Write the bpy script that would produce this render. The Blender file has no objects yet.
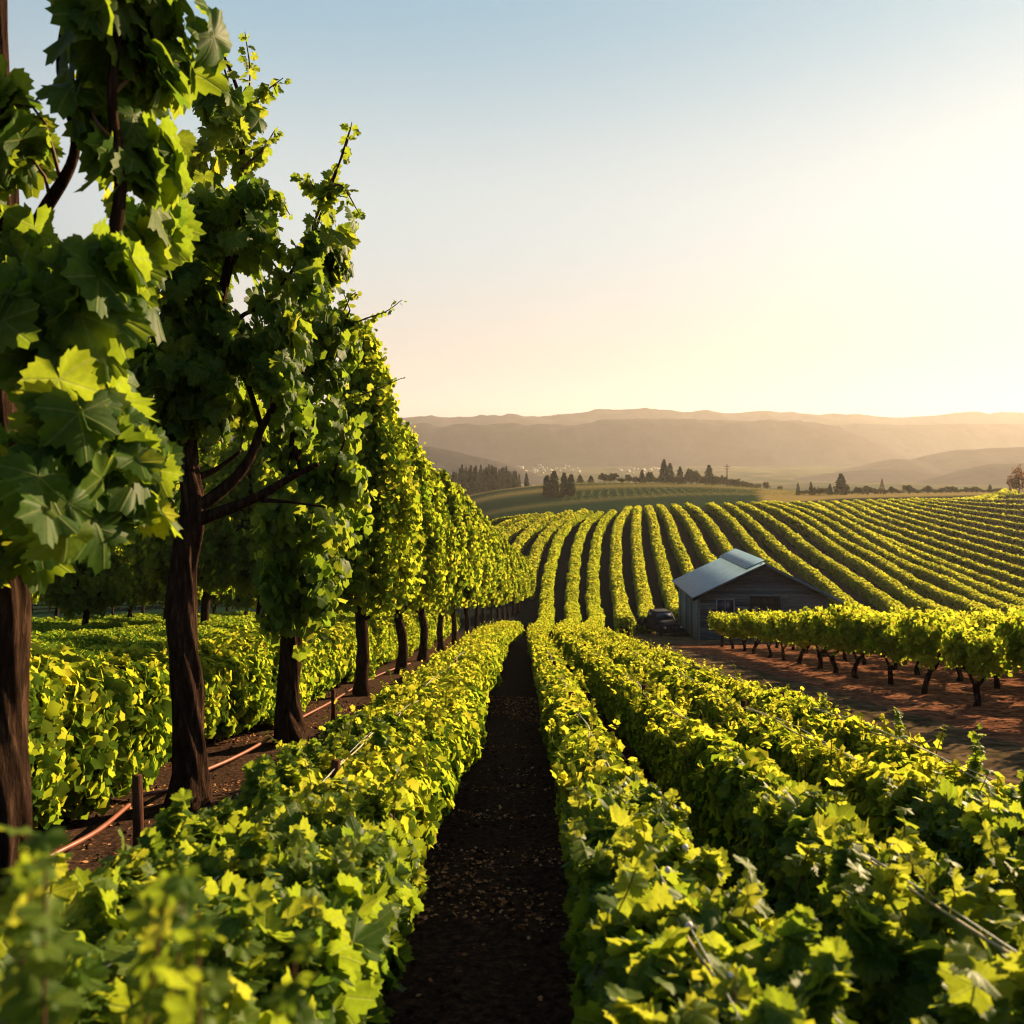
import bpy, math, random
import numpy as np
from mathutils import Vector

# ------------------------------------------------------------------ camera, sky, sun, exposure
sc = bpy.context.scene
C = sc.collection
F, CX, HY = 850.0, 512.0, 468.0          # focal length in pixels, centre column, horizon row
SUN_AZ, SUN_EL = math.radians(46), math.radians(18.5)

SKY = [(.98, .70, .50), (.97, .86, .74), (.85, .93, .93), (.41, .66, .82), (.18, .30, .42)]
GLOW = (.17, .17, .14); SKY_GAIN = 2.3
cam_d = bpy.data.cameras.new("camera")
cam = bpy.data.objects.new("camera", cam_d); C.objects.link(cam)
cam.location = (0, 0, 0); cam.rotation_euler = (math.pi/2, 0, 0)
cam_d.sensor_width = 36; cam_d.lens = 36*F/1024
cam_d.shift_y = -(512-HY)/1024
cam_d.clip_start = 0.05; cam_d.clip_end = 20000
cam_d.dof.use_dof = True; cam_d.dof.focus_distance = 14.0; cam_d.dof.aperture_fstop = 2.3
sc.camera = cam

w = bpy.data.worlds.new("World"); sc.world = w; w.use_nodes = True
wt = w.node_tree; wt.nodes.clear()
sky = wt.nodes.new("ShaderNodeTexSky"); sky.sky_type = 'NISHITA'; sky.sun_disc = False
sky.sun_elevation = SUN_EL; sky.sun_rotation = SUN_AZ
sky.air_density = 1.0; sky.dust_density = 1.6; sky.ozone_density = 1.2; sky.altitude = 100
bg = wt.nodes.new("ShaderNodeBackground"); bg.inputs[1].default_value = 0.1
wo = wt.nodes.new("ShaderNodeOutputWorld")
# low sun sky: the physical sky softened by a broad blue-to-gold gradient and the glow round the sun
def WN(ty, **kw):
    n = wt.nodes.new(ty)
    for k, v in kw.items():
        if k.startswith('i'): n.inputs[int(k[1:])].default_value = v
        else: setattr(n, k, v)
    return n
WL = wt.links.new
tc = WN("ShaderNodeTexCoord"); nv = WN("ShaderNodeVectorMath", operation='NORMALIZE'); WL(tc.outputs["Generated"], nv.inputs[0])
sz_ = WN("ShaderNodeSeparateXYZ"); WL(nv.outputs[0], sz_.inputs[0])
cr = WN("ShaderNodeValToRGB"); WL(sz_.outputs[2], cr.inputs[0]); ce = cr.color_ramp; ce.interpolation = 'EASE'
for i_, (p_, c_) in enumerate([(0.0, SKY[0]), (0.10, SKY[1]), (0.28, SKY[2]), (0.50, SKY[3]), (1.0, SKY[4])]):
    if i_ >= len(ce.elements): ce.elements.new(p_)
    ce.elements[i_].position = p_; ce.elements[i_].color = (*c_, 1)
dt = WN("ShaderNodeVectorMath", operation='DOT_PRODUCT'); WL(nv.outputs[0], dt.inputs[0])
dt.inputs[1].default_value = (math.sin(SUN_AZ)*math.cos(SUN_EL), math.cos(SUN_AZ)*math.cos(SUN_EL), math.sin(SUN_EL))
mx0 = WN("ShaderNodeMath", operation='MAXIMUM', i1=0.0); WL(dt.outputs["Value"], mx0.inputs[0])
pw = WN("ShaderNodeMath", operation='POWER', i1=9.0); WL(mx0.outputs[0], pw.inputs[0])
gl = WN("ShaderNodeVectorMath", operation='SCALE'); gl.inputs[0].default_value = GLOW; WL(pw.outputs[0], gl.inputs[3])
# away from the sun the low sky is cool and dimmer
cr2 = WN("ShaderNodeValToRGB"); WL(sz_.outputs[2], cr2.inputs[0]); c2e = cr2.color_ramp
for i_, (p_, c_) in enumerate([(0.0, (.30, .36, .46)), (0.25, (.26, .36, .50)), (1.0, (.13, .24, .40))]):
    if i_ >= len(c2e.elements): c2e.elements.new(p_)
    c2e.elements[i_].position = p_; c2e.elements[i_].color = (*c_, 1)
mrs = WN("ShaderNodeMapRange"); mrs.interpolation_type = 'SMOOTHSTEP'; mrs.inputs[1].default_value = -0.15; mrs.inputs[2].default_value = 0.5
WL(dt.outputs["Value"], mrs.inputs[0])
mxs = WN("ShaderNodeMix", data_type='RGBA'); WL(mrs.outputs[0], mxs.inputs[0]); WL(cr2.outputs[0], mxs.inputs[6]); WL(cr.outputs[0], mxs.inputs[7])
a1 = WN("ShaderNodeVectorMath", operation='ADD'); WL(mxs.outputs[2], a1.inputs[0]); WL(gl.outputs[0], a1.inputs[1])
s1 = WN("ShaderNodeVectorMath", operation='SCALE', i3=SKY_GAIN); WL(a1.outputs[0], s1.inputs[0])
s2 = WN("ShaderNodeVectorMath", operation='SCALE', i3=0.008); WL(sky.outputs[0], s2.inputs[0])
a2 = WN("ShaderNodeVectorMath", operation='ADD'); WL(s1.outputs[0], a2.inputs[0]); WL(s2.outputs[0], a2.inputs[1])
WL(a2.outputs[0], bg.inputs[0]); wt.links.new(bg.outputs[0], wo.inputs[0])

sl = bpy.data.lights.new("sun", 'SUN'); sl.energy = 5.0; sl.angle = math.radians(0.6); sl.color = (1.0, 0.73, 0.40)
so = bpy.data.objects.new("sun", sl); C.objects.link(so)
sdir = Vector((math.sin(SUN_AZ)*math.cos(SUN_EL), math.cos(SUN_AZ)*math.cos(SUN_EL), math.sin(SUN_EL)))
so.rotation_euler = sdir.to_track_quat('Z', 'Y').to_euler(); so.location = (30, 30, 60)

sc.view_settings.view_transform = 'Standard'; sc.view_settings.look = 'None'
sc.view_settings.exposure = 1.74; sc.view_settings.gamma = 1.0
sc.render.engine = 'CYCLES'
sc.cycles.max_bounces = 8; sc.cycles.diffuse_bounces = 3; sc.cycles.transmission_bounces = 5
sc.cycles.glossy_bounces = 2; sc.cycles.volume_bounces = 1; sc.cycles.transparent_max_bounces = 6
sc.cycles.sample_clamp_indirect = 6; sc.cycles.filter_width = 1.1

R = random.Random(11)
G = np.random.default_rng(11)

# ------------------------------------------------------------------ tagging
def tag(o, label=None, cat=None, group=None, kind=None):
    if label: o["label"] = label
    if cat: o["category"] = cat
    if group: o["group"] = group
    if kind: o["kind"] = kind
    return o
def empty(name, loc=(0, 0, 0), rz=0.0, scale=1.0):
    o = bpy.data.objects.new(name, None); C.objects.link(o)
    o.location = loc; o.rotation_euler = (0, 0, rz)
    if scale != 1.0: o.scale = (scale,)*3
    o.empty_display_size = 0.2
    return o
def copy_tree(o, parent=None):
    c = o.copy(); C.objects.link(c)
    if parent is not None: c.parent = parent
    for ch in [x for x in C.objects if x.parent == o and x is not c]: copy_tree(ch, c)
    return c

# ------------------------------------------------------------------ materials
def nt(name):
    m = bpy.data.materials.new(name); m.use_nodes = True
    t = m.node_tree; t.nodes.clear(); return m, t
def N(t, ty, **kw):
    n = t.nodes.new(ty)
    for k, v in kw.items():
        if k.startswith('i'): n.inputs[int(k[1:])].default_value = v
        else: setattr(n, k, v)
    return n
def ramp(t, stops):
    r = t.nodes.new("ShaderNodeValToRGB"); e = r.color_ramp.elements
    while len(e) < len(stops): e.new(0.5)
    for i, (p, c) in enumerate(stops):
        e[i].position = p; e[i].color = (*c, 1)
    return r
def leaf_mat(name, stops, tr_stops, trans=0.5, veins=False, rough=0.5):
    m, t = nt(name); L = t.links.new
    at = N(t, "ShaderNodeAttribute", attribute_name="rnd")
    r1 = ramp(t, stops); r2 = ramp(t, tr_stops)
    L(at.outputs["Fac"], r1.inputs[0]); L(at.outputs["Fac"], r2.inputs[0])
    if veins:
        pb = N(t, "ShaderNodeBsdfPrincipled"); pb.inputs["Roughness"].default_value = rough
        pb.inputs["Specular IOR Level"].default_value = 0.13
    else: pb = N(t, "ShaderNodeBsdfDiffuse")
    tr = N(t, "ShaderNodeBsdfTranslucent")
    c1, c2 = r1.outputs[0], r2.outputs[0]
    if veins:
        uv = N(t, "ShaderNodeAttribute", attribute_name="luv")
        ab = N(t, "ShaderNodeVectorMath", operation='ABSOLUTE'); L(uv.outputs["Vector"], ab.inputs[0])
        sx = N(t, "ShaderNodeSeparateXYZ"); L(ab.outputs[0], sx.inputs[0])
        sy = N(t, "ShaderNodeSeparateXYZ"); L(uv.outputs["Vector"], sy.inputs[0])
        prev = None
        for deg in (0, 52, 108):
            a = math.radians(deg); dx, dy = math.sin(a), math.cos(a)
            m1 = N(t, "ShaderNodeMath", operation='MULTIPLY', i1=dy); L(sx.outputs[0], m1.inputs[0])
            m2 = N(t, "ShaderNodeMath", operation='MULTIPLY', i1=dx); L(sy.outputs[1], m2.inputs[0])
            s_ = N(t, "ShaderNodeMath", operation='SUBTRACT'); L(m1.outputs[0], s_.inputs[0]); L(m2.outputs[0], s_.inputs[1])
            b_ = N(t, "ShaderNodeMath", operation='ABSOLUTE'); L(s_.outputs[0], b_.inputs[0])
            if prev is None: prev = b_
            else:
                mn = N(t, "ShaderNodeMath", operation='MINIMUM'); L(prev.outputs[0], mn.inputs[0]); L(b_.outputs[0], mn.inputs[1]); prev = mn
        mr = N(t, "ShaderNodeMapRange"); mr.inputs[1].default_value = 0.008; mr.inputs[2].default_value = 0.03
        mr.inputs[3].default_value = 1; mr.inputs[4].default_value = 0; L(prev.outputs[0], mr.inputs[0])
        # secondary veins
        wv = N(t, "ShaderNodeTexWave", wave_type='RINGS'); wv.inputs["Scale"].default_value = 3.2; wv.inputs["Distortion"].default_value = 1.5
        L(uv.outputs["Vector"], wv.inputs["Vector"])
        no = N(t, "ShaderNodeTexNoise"); no.inputs["Scale"].default_value = 6; L(uv.outputs["Vector"], no.inputs["Vector"])
        for src, sock, k in ((c1, "a", 1), (c2, "b", 1)):
            mx = N(t, "ShaderNodeMix", data_type='RGBA', blend_type='MIX')
            mul = N(t, "ShaderNodeMath", operation='MULTIPLY', i1=0.45); L(mr.outputs[0], mul.inputs[0])
            L(mul.outputs[0], mx.inputs[0]); L(src, mx.inputs[6]); mx.inputs[7].default_value = (0.30, 0.34, 0.10, 1)
            mp = N(t, "ShaderNodeMix", data_type='RGBA', blend_type='MULTIPLY'); mp.inputs[0].default_value = 0.5
            rr = ramp(t, [(0.3, (0.55, 0.6, 0.5)), (0.7, (1.2, 1.15, 1.1))]); L(no.outputs[0], rr.inputs[0])
            L(mx.outputs[2], mp.inputs[6]); L(rr.outputs[0], mp.inputs[7])
            if sock == "a": c1 = mp.outputs[2]
            else: c2 = mp.outputs[2]
        bsum = N(t, "ShaderNodeMath", operation='MULTIPLY_ADD', i1=0.04); L(wv.outputs["Fac"], bsum.inputs[0]); L(mr.outputs[0], bsum.inputs[2])
        bp = N(t, "ShaderNodeBump"); bp.inputs["Strength"].default_value = 0.35; bp.inputs["Distance"].default_value = 0.008
        L(bsum.outputs[0], bp.inputs["Height"]); L(bp.outputs[0], pb.inputs["Normal"]); L(bp.outputs[0], tr.inputs["Normal"])
    L(c1, pb.inputs[0]); L(c2, tr.inputs["Color"])
    mx = N(t, "ShaderNodeMixShader"); mx.inputs[0].default_value = trans
    L(pb.outputs[0], mx.inputs[1]); L(tr.outputs[0], mx.inputs[2])
    o = N(t, "ShaderNodeOutputMaterial"); L(mx.outputs[0], o.inputs[0]); return m
def solid(name, stops, scale=4, rough=0.9, bump=0.3, dist=0.02, stretch=(1, 1, 1), metal=0.0, detail=6, spec=0.2):
    m, t = nt(name); L = t.links.new
    tc = N(t, "ShaderNodeTexCoord"); mp = N(t, "ShaderNodeMapping"); mp.inputs["Scale"].default_value = stretch
    L(tc.outputs["Object"], mp.inputs[0])
    no = N(t, "ShaderNodeTexNoise"); no.inputs["Scale"].default_value = scale; no.inputs["Detail"].default_value = detail
    no.inputs["Roughness"].default_value = 0.65
    L(mp.outputs[0], no.inputs["Vector"]); r = ramp(t, stops); L(no.outputs[0], r.inputs[0])
    if rough > .84 and not metal: pb = N(t, "ShaderNodeBsdfDiffuse")
    else:
        pb = N(t, "ShaderNodeBsdfPrincipled"); pb.inputs["Roughness"].default_value = rough; pb.inputs["Metallic"].default_value = metal
        pb.inputs["Specular IOR Level"].default_value = spec
    L(r.outputs[0], pb.inputs[0])
    if bump:
        b = N(t, "ShaderNodeBump"); b.inputs["Strength"].default_value = bump; b.inputs["Distance"].default_value = dist
        L(no.outputs[0], b.inputs["Height"]); L(b.outputs[0], pb.inputs["Normal"])
    o = N(t, "ShaderNodeOutputMaterial"); L(pb.outputs[0], o.inputs[0]); return m

GREENS = [(0.0, (0.032, 0.080, 0.012)), (0.5, (0.060, 0.125, 0.016)), (1.0, (0.105, 0.165, 0.022))]
TGREENS = [(0.0, (0.15, 0.26, 0.016)), (0.5, (0.29, 0.38, 0.02)), (1.0, (0.46, 0.47, 0.035))]
M = {}
M['leaf_hero'] = leaf_mat("vine_leaf_veined", GREENS, TGREENS, 0.55, True)
M['leaf'] = leaf_mat("vine_leaf", GREENS, TGREENS, 0.55)
M['leaf_row'] = leaf_mat("vine_leaf_row", [(0, (0.036, 0.085, 0.012)), (0.5, (0.072, 0.13, 0.016)), (1, (0.125, 0.165, 0.02))],
                         [(0, (0.20, 0.31, 0.016)), (0.5, (0.38, 0.44, 0.022)), (1, (0.60, 0.55, 0.04))], 0.57)
M['leaf_far'] = leaf_mat("vine_leaf_hill", [(0, (0.04, 0.08, 0.015)), (0.5, (0.10, 0.14, 0.02)), (1, (0.22, 0.2, 0.03))],
                         [(0, (0.18, 0.27, 0.02)), (0.5, (0.38, 0.42, 0.03)), (1, (0.60, 0.52, 0.04))], 0.55)
M['needle'] = leaf_mat("conifer_foliage", [(0, (0.012, 0.03, 0.014)), (1, (0.035, 0.055, 0.022))], [(0, (0.02, 0.04, 0.01)), (1, (0.06, 0.07, 0.02))], 0.25)
M['broad'] = leaf_mat("broadleaf_foliage", [(0, (0.03, 0.045, 0.02)), (1, (0.08, 0.09, 0.035))], [(0, (0.05, 0.07, 0.02)), (1, (0.14, 0.12, 0.04))], 0.35)
M['russet'] = leaf_mat("russet_foliage", [(0, (0.06, 0.035, 0.022)), (1, (0.16, 0.08, 0.04))], [(0, (0.10, 0.05, 0.02)), (1, (0.3, 0.12, 0.05))], 0.4)
M['litter'] = leaf_mat("dry_leaf_sun_tint", [(0, (0.08, 0.030, 0.012)), (0.6, (0.38, 0.17, 0.07)), (1, (0.62, 0.36, 0.18))], [(0, (0.08, 0.03, 0.01)), (1, (0.3, 0.14, 0.04))], 0.2)  # dry leaves, brightened so their colour carries the warm sun patches
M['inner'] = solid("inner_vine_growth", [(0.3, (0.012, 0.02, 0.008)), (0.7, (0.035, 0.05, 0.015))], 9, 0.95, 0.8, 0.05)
M['bark'] = solid("furrowed_bark", [(0.3, (0.010, 0.006, 0.005)), (0.55, (0.035, 0.020, 0.014)), (0.8, (0.13, 0.075, 0.045))], 7, 0.9, 1.0, 0.05, (3.2, 3.2, 0.5), detail=9)
M['twig'] = solid("red_brown_twig", [(0.3, (0.05, 0.02, 0.012)), (0.7, (0.14, 0.06, 0.03))], 12, 0.6, 0.4, 0.01, (2, 2, 0.6))
M['cane'] = solid("pale_cane", [(0.3, (0.25, 0.18, 0.09)), (0.7, (0.5, 0.4, 0.24))], 14, 0.6, 0.3, 0.005)
M['post'] = solid("weathered_stake", [(0.3, (0.03, 0.015, 0.01)), (0.7, (0.10, 0.045, 0.028))], 8, 0.85, 0.6, 0.02, (4, 4, .5))
M['wire'] = solid("galvanised_wire", [(0.3, (0.30, 0.30, 0.31)), (0.7, (0.5, 0.5, 0.5))], 30, 0.35, 0, metal=0.8, spec=0.5)
M['hose'] = solid("red_brown_hose", [(0.3, (0.13, 0.035, 0.022)), (0.7, (0.24, 0.07, 0.04))], 10, 0.45, 0, spec=0.4)
M['clip'] = solid("pale_clip", [(0.3, (0.6, 0.42, 0.4)), (0.7, (0.8, 0.72, 0.68))], 20, 0.4, 0, spec=0.4)

def ground_mat():
    m, t = nt("vineyard_ground"); L = t.links.new
    tc = N(t, "ShaderNodeTexCoord")
    def noise(s, d=8, rgh=0.65):
        n = N(t, "ShaderNodeTexNoise"); n.inputs["Scale"].default_value = s; n.inputs["Detail"].default_value = d; n.inputs["Roughness"].default_value = rgh
        L(tc.outputs["Object"], n.inputs["Vector"]); return n
    n1 = noise(14, 8, .75); n2 = noise(0.7, 6)
    soil = ramp(t, [(0.30, (0.014, 0.010, 0.009)), (0.5, (0.045, 0.027, 0.019)), (0.66, (0.12, 0.062, 0.038)), (0.85, (0.2, 0.1, 0.055))])
    L(n1.outputs[0], soil.inputs[0])
    grass = ramp(t, [(0.3, (0.005, 0.018, 0.010)), (0.7, (0.013, 0.034, 0.016))]); L(n2.outputs[0], grass.inputs[0])
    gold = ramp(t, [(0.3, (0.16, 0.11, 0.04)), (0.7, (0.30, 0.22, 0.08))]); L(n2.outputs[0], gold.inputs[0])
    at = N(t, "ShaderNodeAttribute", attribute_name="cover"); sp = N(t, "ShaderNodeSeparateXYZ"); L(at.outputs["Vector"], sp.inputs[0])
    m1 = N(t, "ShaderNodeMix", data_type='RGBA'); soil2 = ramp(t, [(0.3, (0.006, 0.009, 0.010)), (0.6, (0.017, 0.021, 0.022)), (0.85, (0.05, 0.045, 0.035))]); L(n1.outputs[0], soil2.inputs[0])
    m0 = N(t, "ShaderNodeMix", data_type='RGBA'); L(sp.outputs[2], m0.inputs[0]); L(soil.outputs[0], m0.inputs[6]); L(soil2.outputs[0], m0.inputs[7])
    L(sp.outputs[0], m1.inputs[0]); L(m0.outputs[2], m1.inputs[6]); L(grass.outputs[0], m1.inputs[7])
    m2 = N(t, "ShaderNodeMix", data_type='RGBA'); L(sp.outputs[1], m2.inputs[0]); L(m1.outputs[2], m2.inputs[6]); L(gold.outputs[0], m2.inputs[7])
    pb = N(t, "ShaderNodeBsdfDiffuse"); L(m2.outputs[2], pb.inputs[0])
    b = N(t, "ShaderNodeBump"); b.inputs["Strength"].default_value = 0.9; b.inputs["Distance"].default_value = 0.05
    L(n1.outputs[0], b.inputs["Height"]); L(b.outputs[0], pb.inputs["Normal"])
    o = N(t, "ShaderNodeOutputMaterial"); L(pb.outputs[0], o.inputs[0]); return m
M['ground'] = ground_mat()
M['red'] = solid("red_tilled_soil", [(0.32, (0.035, 0.018, 0.012)), (0.5, (0.13, 0.055, 0.032)), (0.7, (0.33, 0.15, 0.08))], 3.5, 0.95, 1.0, 0.12, (1, 1, 1), detail=10)
M['track'] = solid("packed_dirt", [(0.32, (0.020, 0.022, 0.010)), (0.48, (0.065, 0.045, 0.026)), (0.7, (0.17, 0.11, 0.06))], 2.2, 0.95, 0.7, 0.06, detail=10)
M['hill'] = solid("wooded_hills", [(0.3, (0.022, 0.024, 0.03)), (0.7, (0.06, 0.052, 0.05))], 0.012, 0.95, 0.6, 8)

# ------------------------------------------------------------------ ground height
YN = [65, 80, 90, 105, 120, 135, 150, 165, 200, 240, 270, 300, 350, 400, 450, 520, 700, 1000, 1500, 2000, 2500, 4000]
TAB = {
 -600:[634, 628, 624, 621, 618, 616, 615, 613, 600, 585, 575, 565, 555, 545, 535, 525, 510, 495, 482, 472, 464, 464],
  0:  [634, 628, 624, 621, 618, 616, 615, 613, 600, 585, 575, 565, 555, 545, 535, 525, 510, 495, 482, 472, 464, 464],
  400:[634, 627, 623, 617, 610, 603, 596, 590, 580, 570, 562, 552, 540, 530, 520, 512, 503, 495, 482, 472, 464, 464],
  470:[634, 618, 602, 577, 551, 534, 524, 520, 526, 527, 523, 517, 506, 497, 491, 493, 496, 492, 482, 472, 464, 464],
  545:[634, 619, 599, 571, 549, 531, 518, 513, 518, 517, 514, 510, 500, 490, 483, 486, 492, 490, 482, 472, 464, 464],
  600:[634, 619, 599, 571, 549, 530, 515, 510, 514, 513, 511, 507, 497, 487, 480.5, 485, 491, 490, 482, 472, 464, 464],
  700:[634, 619, 600, 573, 550, 531, 515, 506, 508, 507, 504, 500, 494, 487, 483, 488, 493, 490, 482, 472, 464, 464],
  770:[634, 620, 603, 577, 556, 539, 524, 512, 503, 502, 501, 499, 496, 492, 489, 493, 495, 490, 482, 472, 464, 464],
  840:[634, 621, 607, 584, 567, 552, 540, 530, 512, 501, 498, 496, 495, 494, 494, 499, 498, 490, 482, 472, 464, 464],
  1024:[634,622, 610, 594, 579, 565, 553, 543, 524, 508, 499, 494, 491.5, 491, 492, 498, 498, 490, 482, 472, 464, 464],
  1800:[634,622, 610, 594, 579, 565, 553, 543, 524, 508, 499, 494, 491.5, 491, 492, 498, 498, 490, 482, 472, 464, 464]}
us = np.array(sorted(TAB)); 
lY = np.linspace(math.log(30), math.log(4000), 420)
ug = np.linspace(-600, 1800, 241)
def plane(Y): return -2.6 - 0.1553*Y
tabz = []
for u in us:
    ys = np.array([30, 45, 55] + YN, float)
    z = np.array([plane(30), plane(45), plane(55)] + [-(p-HY)/F*y for p, y in zip(TAB[u], YN)])
    tabz.append(np.interp(lY, np.log(ys), z))
tabz = np.array(tabz)
gz = np.array([[np.interp(uu, us, tabz[:, j]) for j in range(len(lY))] for uu in ug])
def smooth(a, axis, k):
    ker = np.exp(-0.5*(np.arange(-3*k, 3*k+1)/k)**2); ker /= ker.sum()
    pad = [(0, 0), (0, 0)]; pad[axis] = (3*k, 3*k)
    ap = np.pad(a, pad, mode='edge')
    return np.apply_along_axis(lambda v: np.convolve(v, ker, 'valid'), axis, ap)
gs = smooth(smooth(gz, 1, 3), 0, 3)
def H(x, Y):
    x = np.asarray(x, float); Y = np.asarray(Y, float)
    Yc = np.clip(Y, 30, 4000); u = np.clip(CX + F*x/Yc, -600, 1799.9)
    fu = (u+600)/10; fl = np.clip((np.log(Yc)-lY[0])/(lY[1]-lY[0]), 0, len(lY)-1.001)
    i = np.clip(fu.astype(int), 0, 239); j = fl.astype(int); a = fu-i; b = fl-j
    z = (gs[i, j]*(1-a)*(1-b)+gs[i+1, j]*a*(1-b)+gs[i, j+1]*(1-a)*b+gs[i+1, j+1]*a*b)
    k = np.clip((Y-46)/8, 0, 1)
    return np.where(Y < 54, plane(Y)*(1-k)+z*k, z)
def Hf(x, Y): return float(H(x, Y))
def vnoise(x, y, seed=0):
    xi = np.floor(x).astype(np.int64); yi = np.floor(y).astype(np.int64); fx = x-xi; fy = y-yi
    fx = fx*fx*(3-2*fx); fy = fy*fy*(3-2*fy)
    def h(a, b):
        n = (a*374761393 + b*668265263 + seed*974634777) & 0x7fffffff
        n = ((n ^ (n >> 13))*1274126177) & 0x7fffffff
        return ((n ^ (n >> 16)) & 0xffff)/65535.0
    return (h(xi, yi)*(1-fx)+h(xi+1, yi)*fx)*(1-fy)+(h(xi, yi+1)*(1-fx)+h(xi+1, yi+1)*fx)*fy
def fbm(x, y, o=4, seed=0):
    s = 0; a = 0.5
    for k in range(o): s = s + a*vnoise(x*2**k, y*2**k, seed+k); a *= .5
    return s
def lat(l, Y): return l + 0.0118*Y
def rayhit(px, py, h=0.0, y0=30.0, y1=900.0):
    Y = np.arange(y0, y1, 0.5); x = (px-CX)/F*Y
    f = HY - F*(H(x, Y)+h)/Y
    k = np.argmax(f <= py)
    if f[k] > py: return None
    return float(x[k]), float(Y[k])

# ------------------------------------------------------------------ mesh building
def mk(name, V, T, mats, parent=None, rnd=None, luv=None, smooth_=False, mi=None, quads=None):
    me = bpy.data.meshes.new(name)
    V = np.asarray(V, np.float32); T = np.asarray(T, np.int32)
    k = T.shape[1]
    me.vertices.add(len(V)); me.vertices.foreach_set("co", V.ravel())
    me.loops.add(T.size); me.loops.foreach_set("vertex_index", T.ravel())
    me.polygons.add(len(T)); me.polygons.foreach_set("loop_start", np.arange(0, T.size, k, dtype=np.int32))
    if smooth_: me.polygons.foreach_set("use_smooth", np.ones(len(T), bool))
    for m in (mats if isinstance(mats, (list, tuple)) else [mats]): me.materials.append(m)
    if mi is not None: me.polygons.foreach_set("material_index", np.asarray(mi, np.int32))
    if rnd is not None:
        a = me.attributes.new("rnd", 'FLOAT', 'POINT'); a.data.foreach_set("value", np.asarray(rnd, np.float32))
    if luv is not None:
        a = me.attributes.new("luv", 'FLOAT_VECTOR', 'POINT'); a.data.foreach_set("vector", np.asarray(luv, np.float32).ravel())
    me.update(calc_edges=True); me.validate()
    o = bpy.data.objects.new(name, me); C.objects.link(o)
    if parent is not None: o.parent = parent
    return o

# leaf templates: petiole at the origin, tip along +Y, upper face +Z
def leaf_hero(var):
    rg = np.random.default_rng(50+var)
    n = 43; th = np.linspace(-math.radians(168), math.radians(168), n)
    r = 0.5*np.ones(n)
    for a, wgt, sg in ((0, .40, 27), (56, .25, 23), (-56, .25, 23), (112, .15, 26), (-112, .15, 26)):
        r = np.maximum(r, 0.58 + wgt*np.exp(-((np.degrees(th)-a)/sg)**2))
    r *= (1 + 0.065*np.where(np.arange(n) % 2 == 0, 1, -1) + rg.uniform(-.03, .03, n))*np.clip((math.radians(183)-np.abs(th))/math.radians(30), .35, 1)**.5
    out = np.stack([r*np.sin(th), r*np.cos(th)], 1); inn = out*0.52
    P = np.vstack([[[0, 0]], inn, out]); q = np.hypot(P[:, 0], P[:, 1]); a = np.arctan2(P[:, 0], P[:, 1])
    cur, fold, wav = [(.30, .10, .09), (.12, .22, .12), (.45, .05, .14)][var]
    z = -cur*q**2 + fold*np.abs(P[:, 0])*.8 + wav*np.sin(a*5+var)*q**1.5 + .05*np.cos(a*8.6+var)*q**2
    V = np.column_stack([P, z]); T = []
    for i in range(n-1):
        T += [(0, 1+i+1, 1+i), (1+i, 1+i+1, 1+n+i+1), (1+i, 1+n+i+1, 1+n+i)]
    return V, np.array(T)
def leaf_fan(angs, rad, cur=.25, fold=.15):
    P = [[0, 0, 0]]
    for a, r in zip(angs, rad):
        a = math.radians(a); P.append([r*math.sin(a), r*math.cos(a), -cur*r*r+fold*abs(r*math.sin(a))])
    T = [(0, i+1, i) for i in range(1, len(P)-1)]
    return np.array(P), np.array(T)
_a = [-155, -110, -82, -55, -27, 0, 27, 55, 82, 110, 155]; _r = [.5, .74, .68, .9, .78, 1, .78, .9, .68, .74, .5]
LEAF = {0: [leaf_hero(0), leaf_hero(1), leaf_hero(2)], 1: [leaf_fan(_a, _r), leaf_fan(_a, _r, .05, .3), leaf_fan(_a, _r, .5, .0)],
        2: [leaf_fan([-130, -60, 0, 60, 130], [.5, .8, 1, .8, .5]), leaf_fan([-130, -60, 0, 60, 130], [.5, .8, 1, .8, .5], .05, .35)],
        3: [(np.array([[0, -.35, 0], [-.55, .25, .12], [0, .8, -.1], [.55, .25, .12]]), np.array([(0, 2, 1), (0, 3, 2)]))]}
def unit(a): return a/np.maximum(np.linalg.norm(a, axis=-1, keepdims=True), 1e-9)
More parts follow.
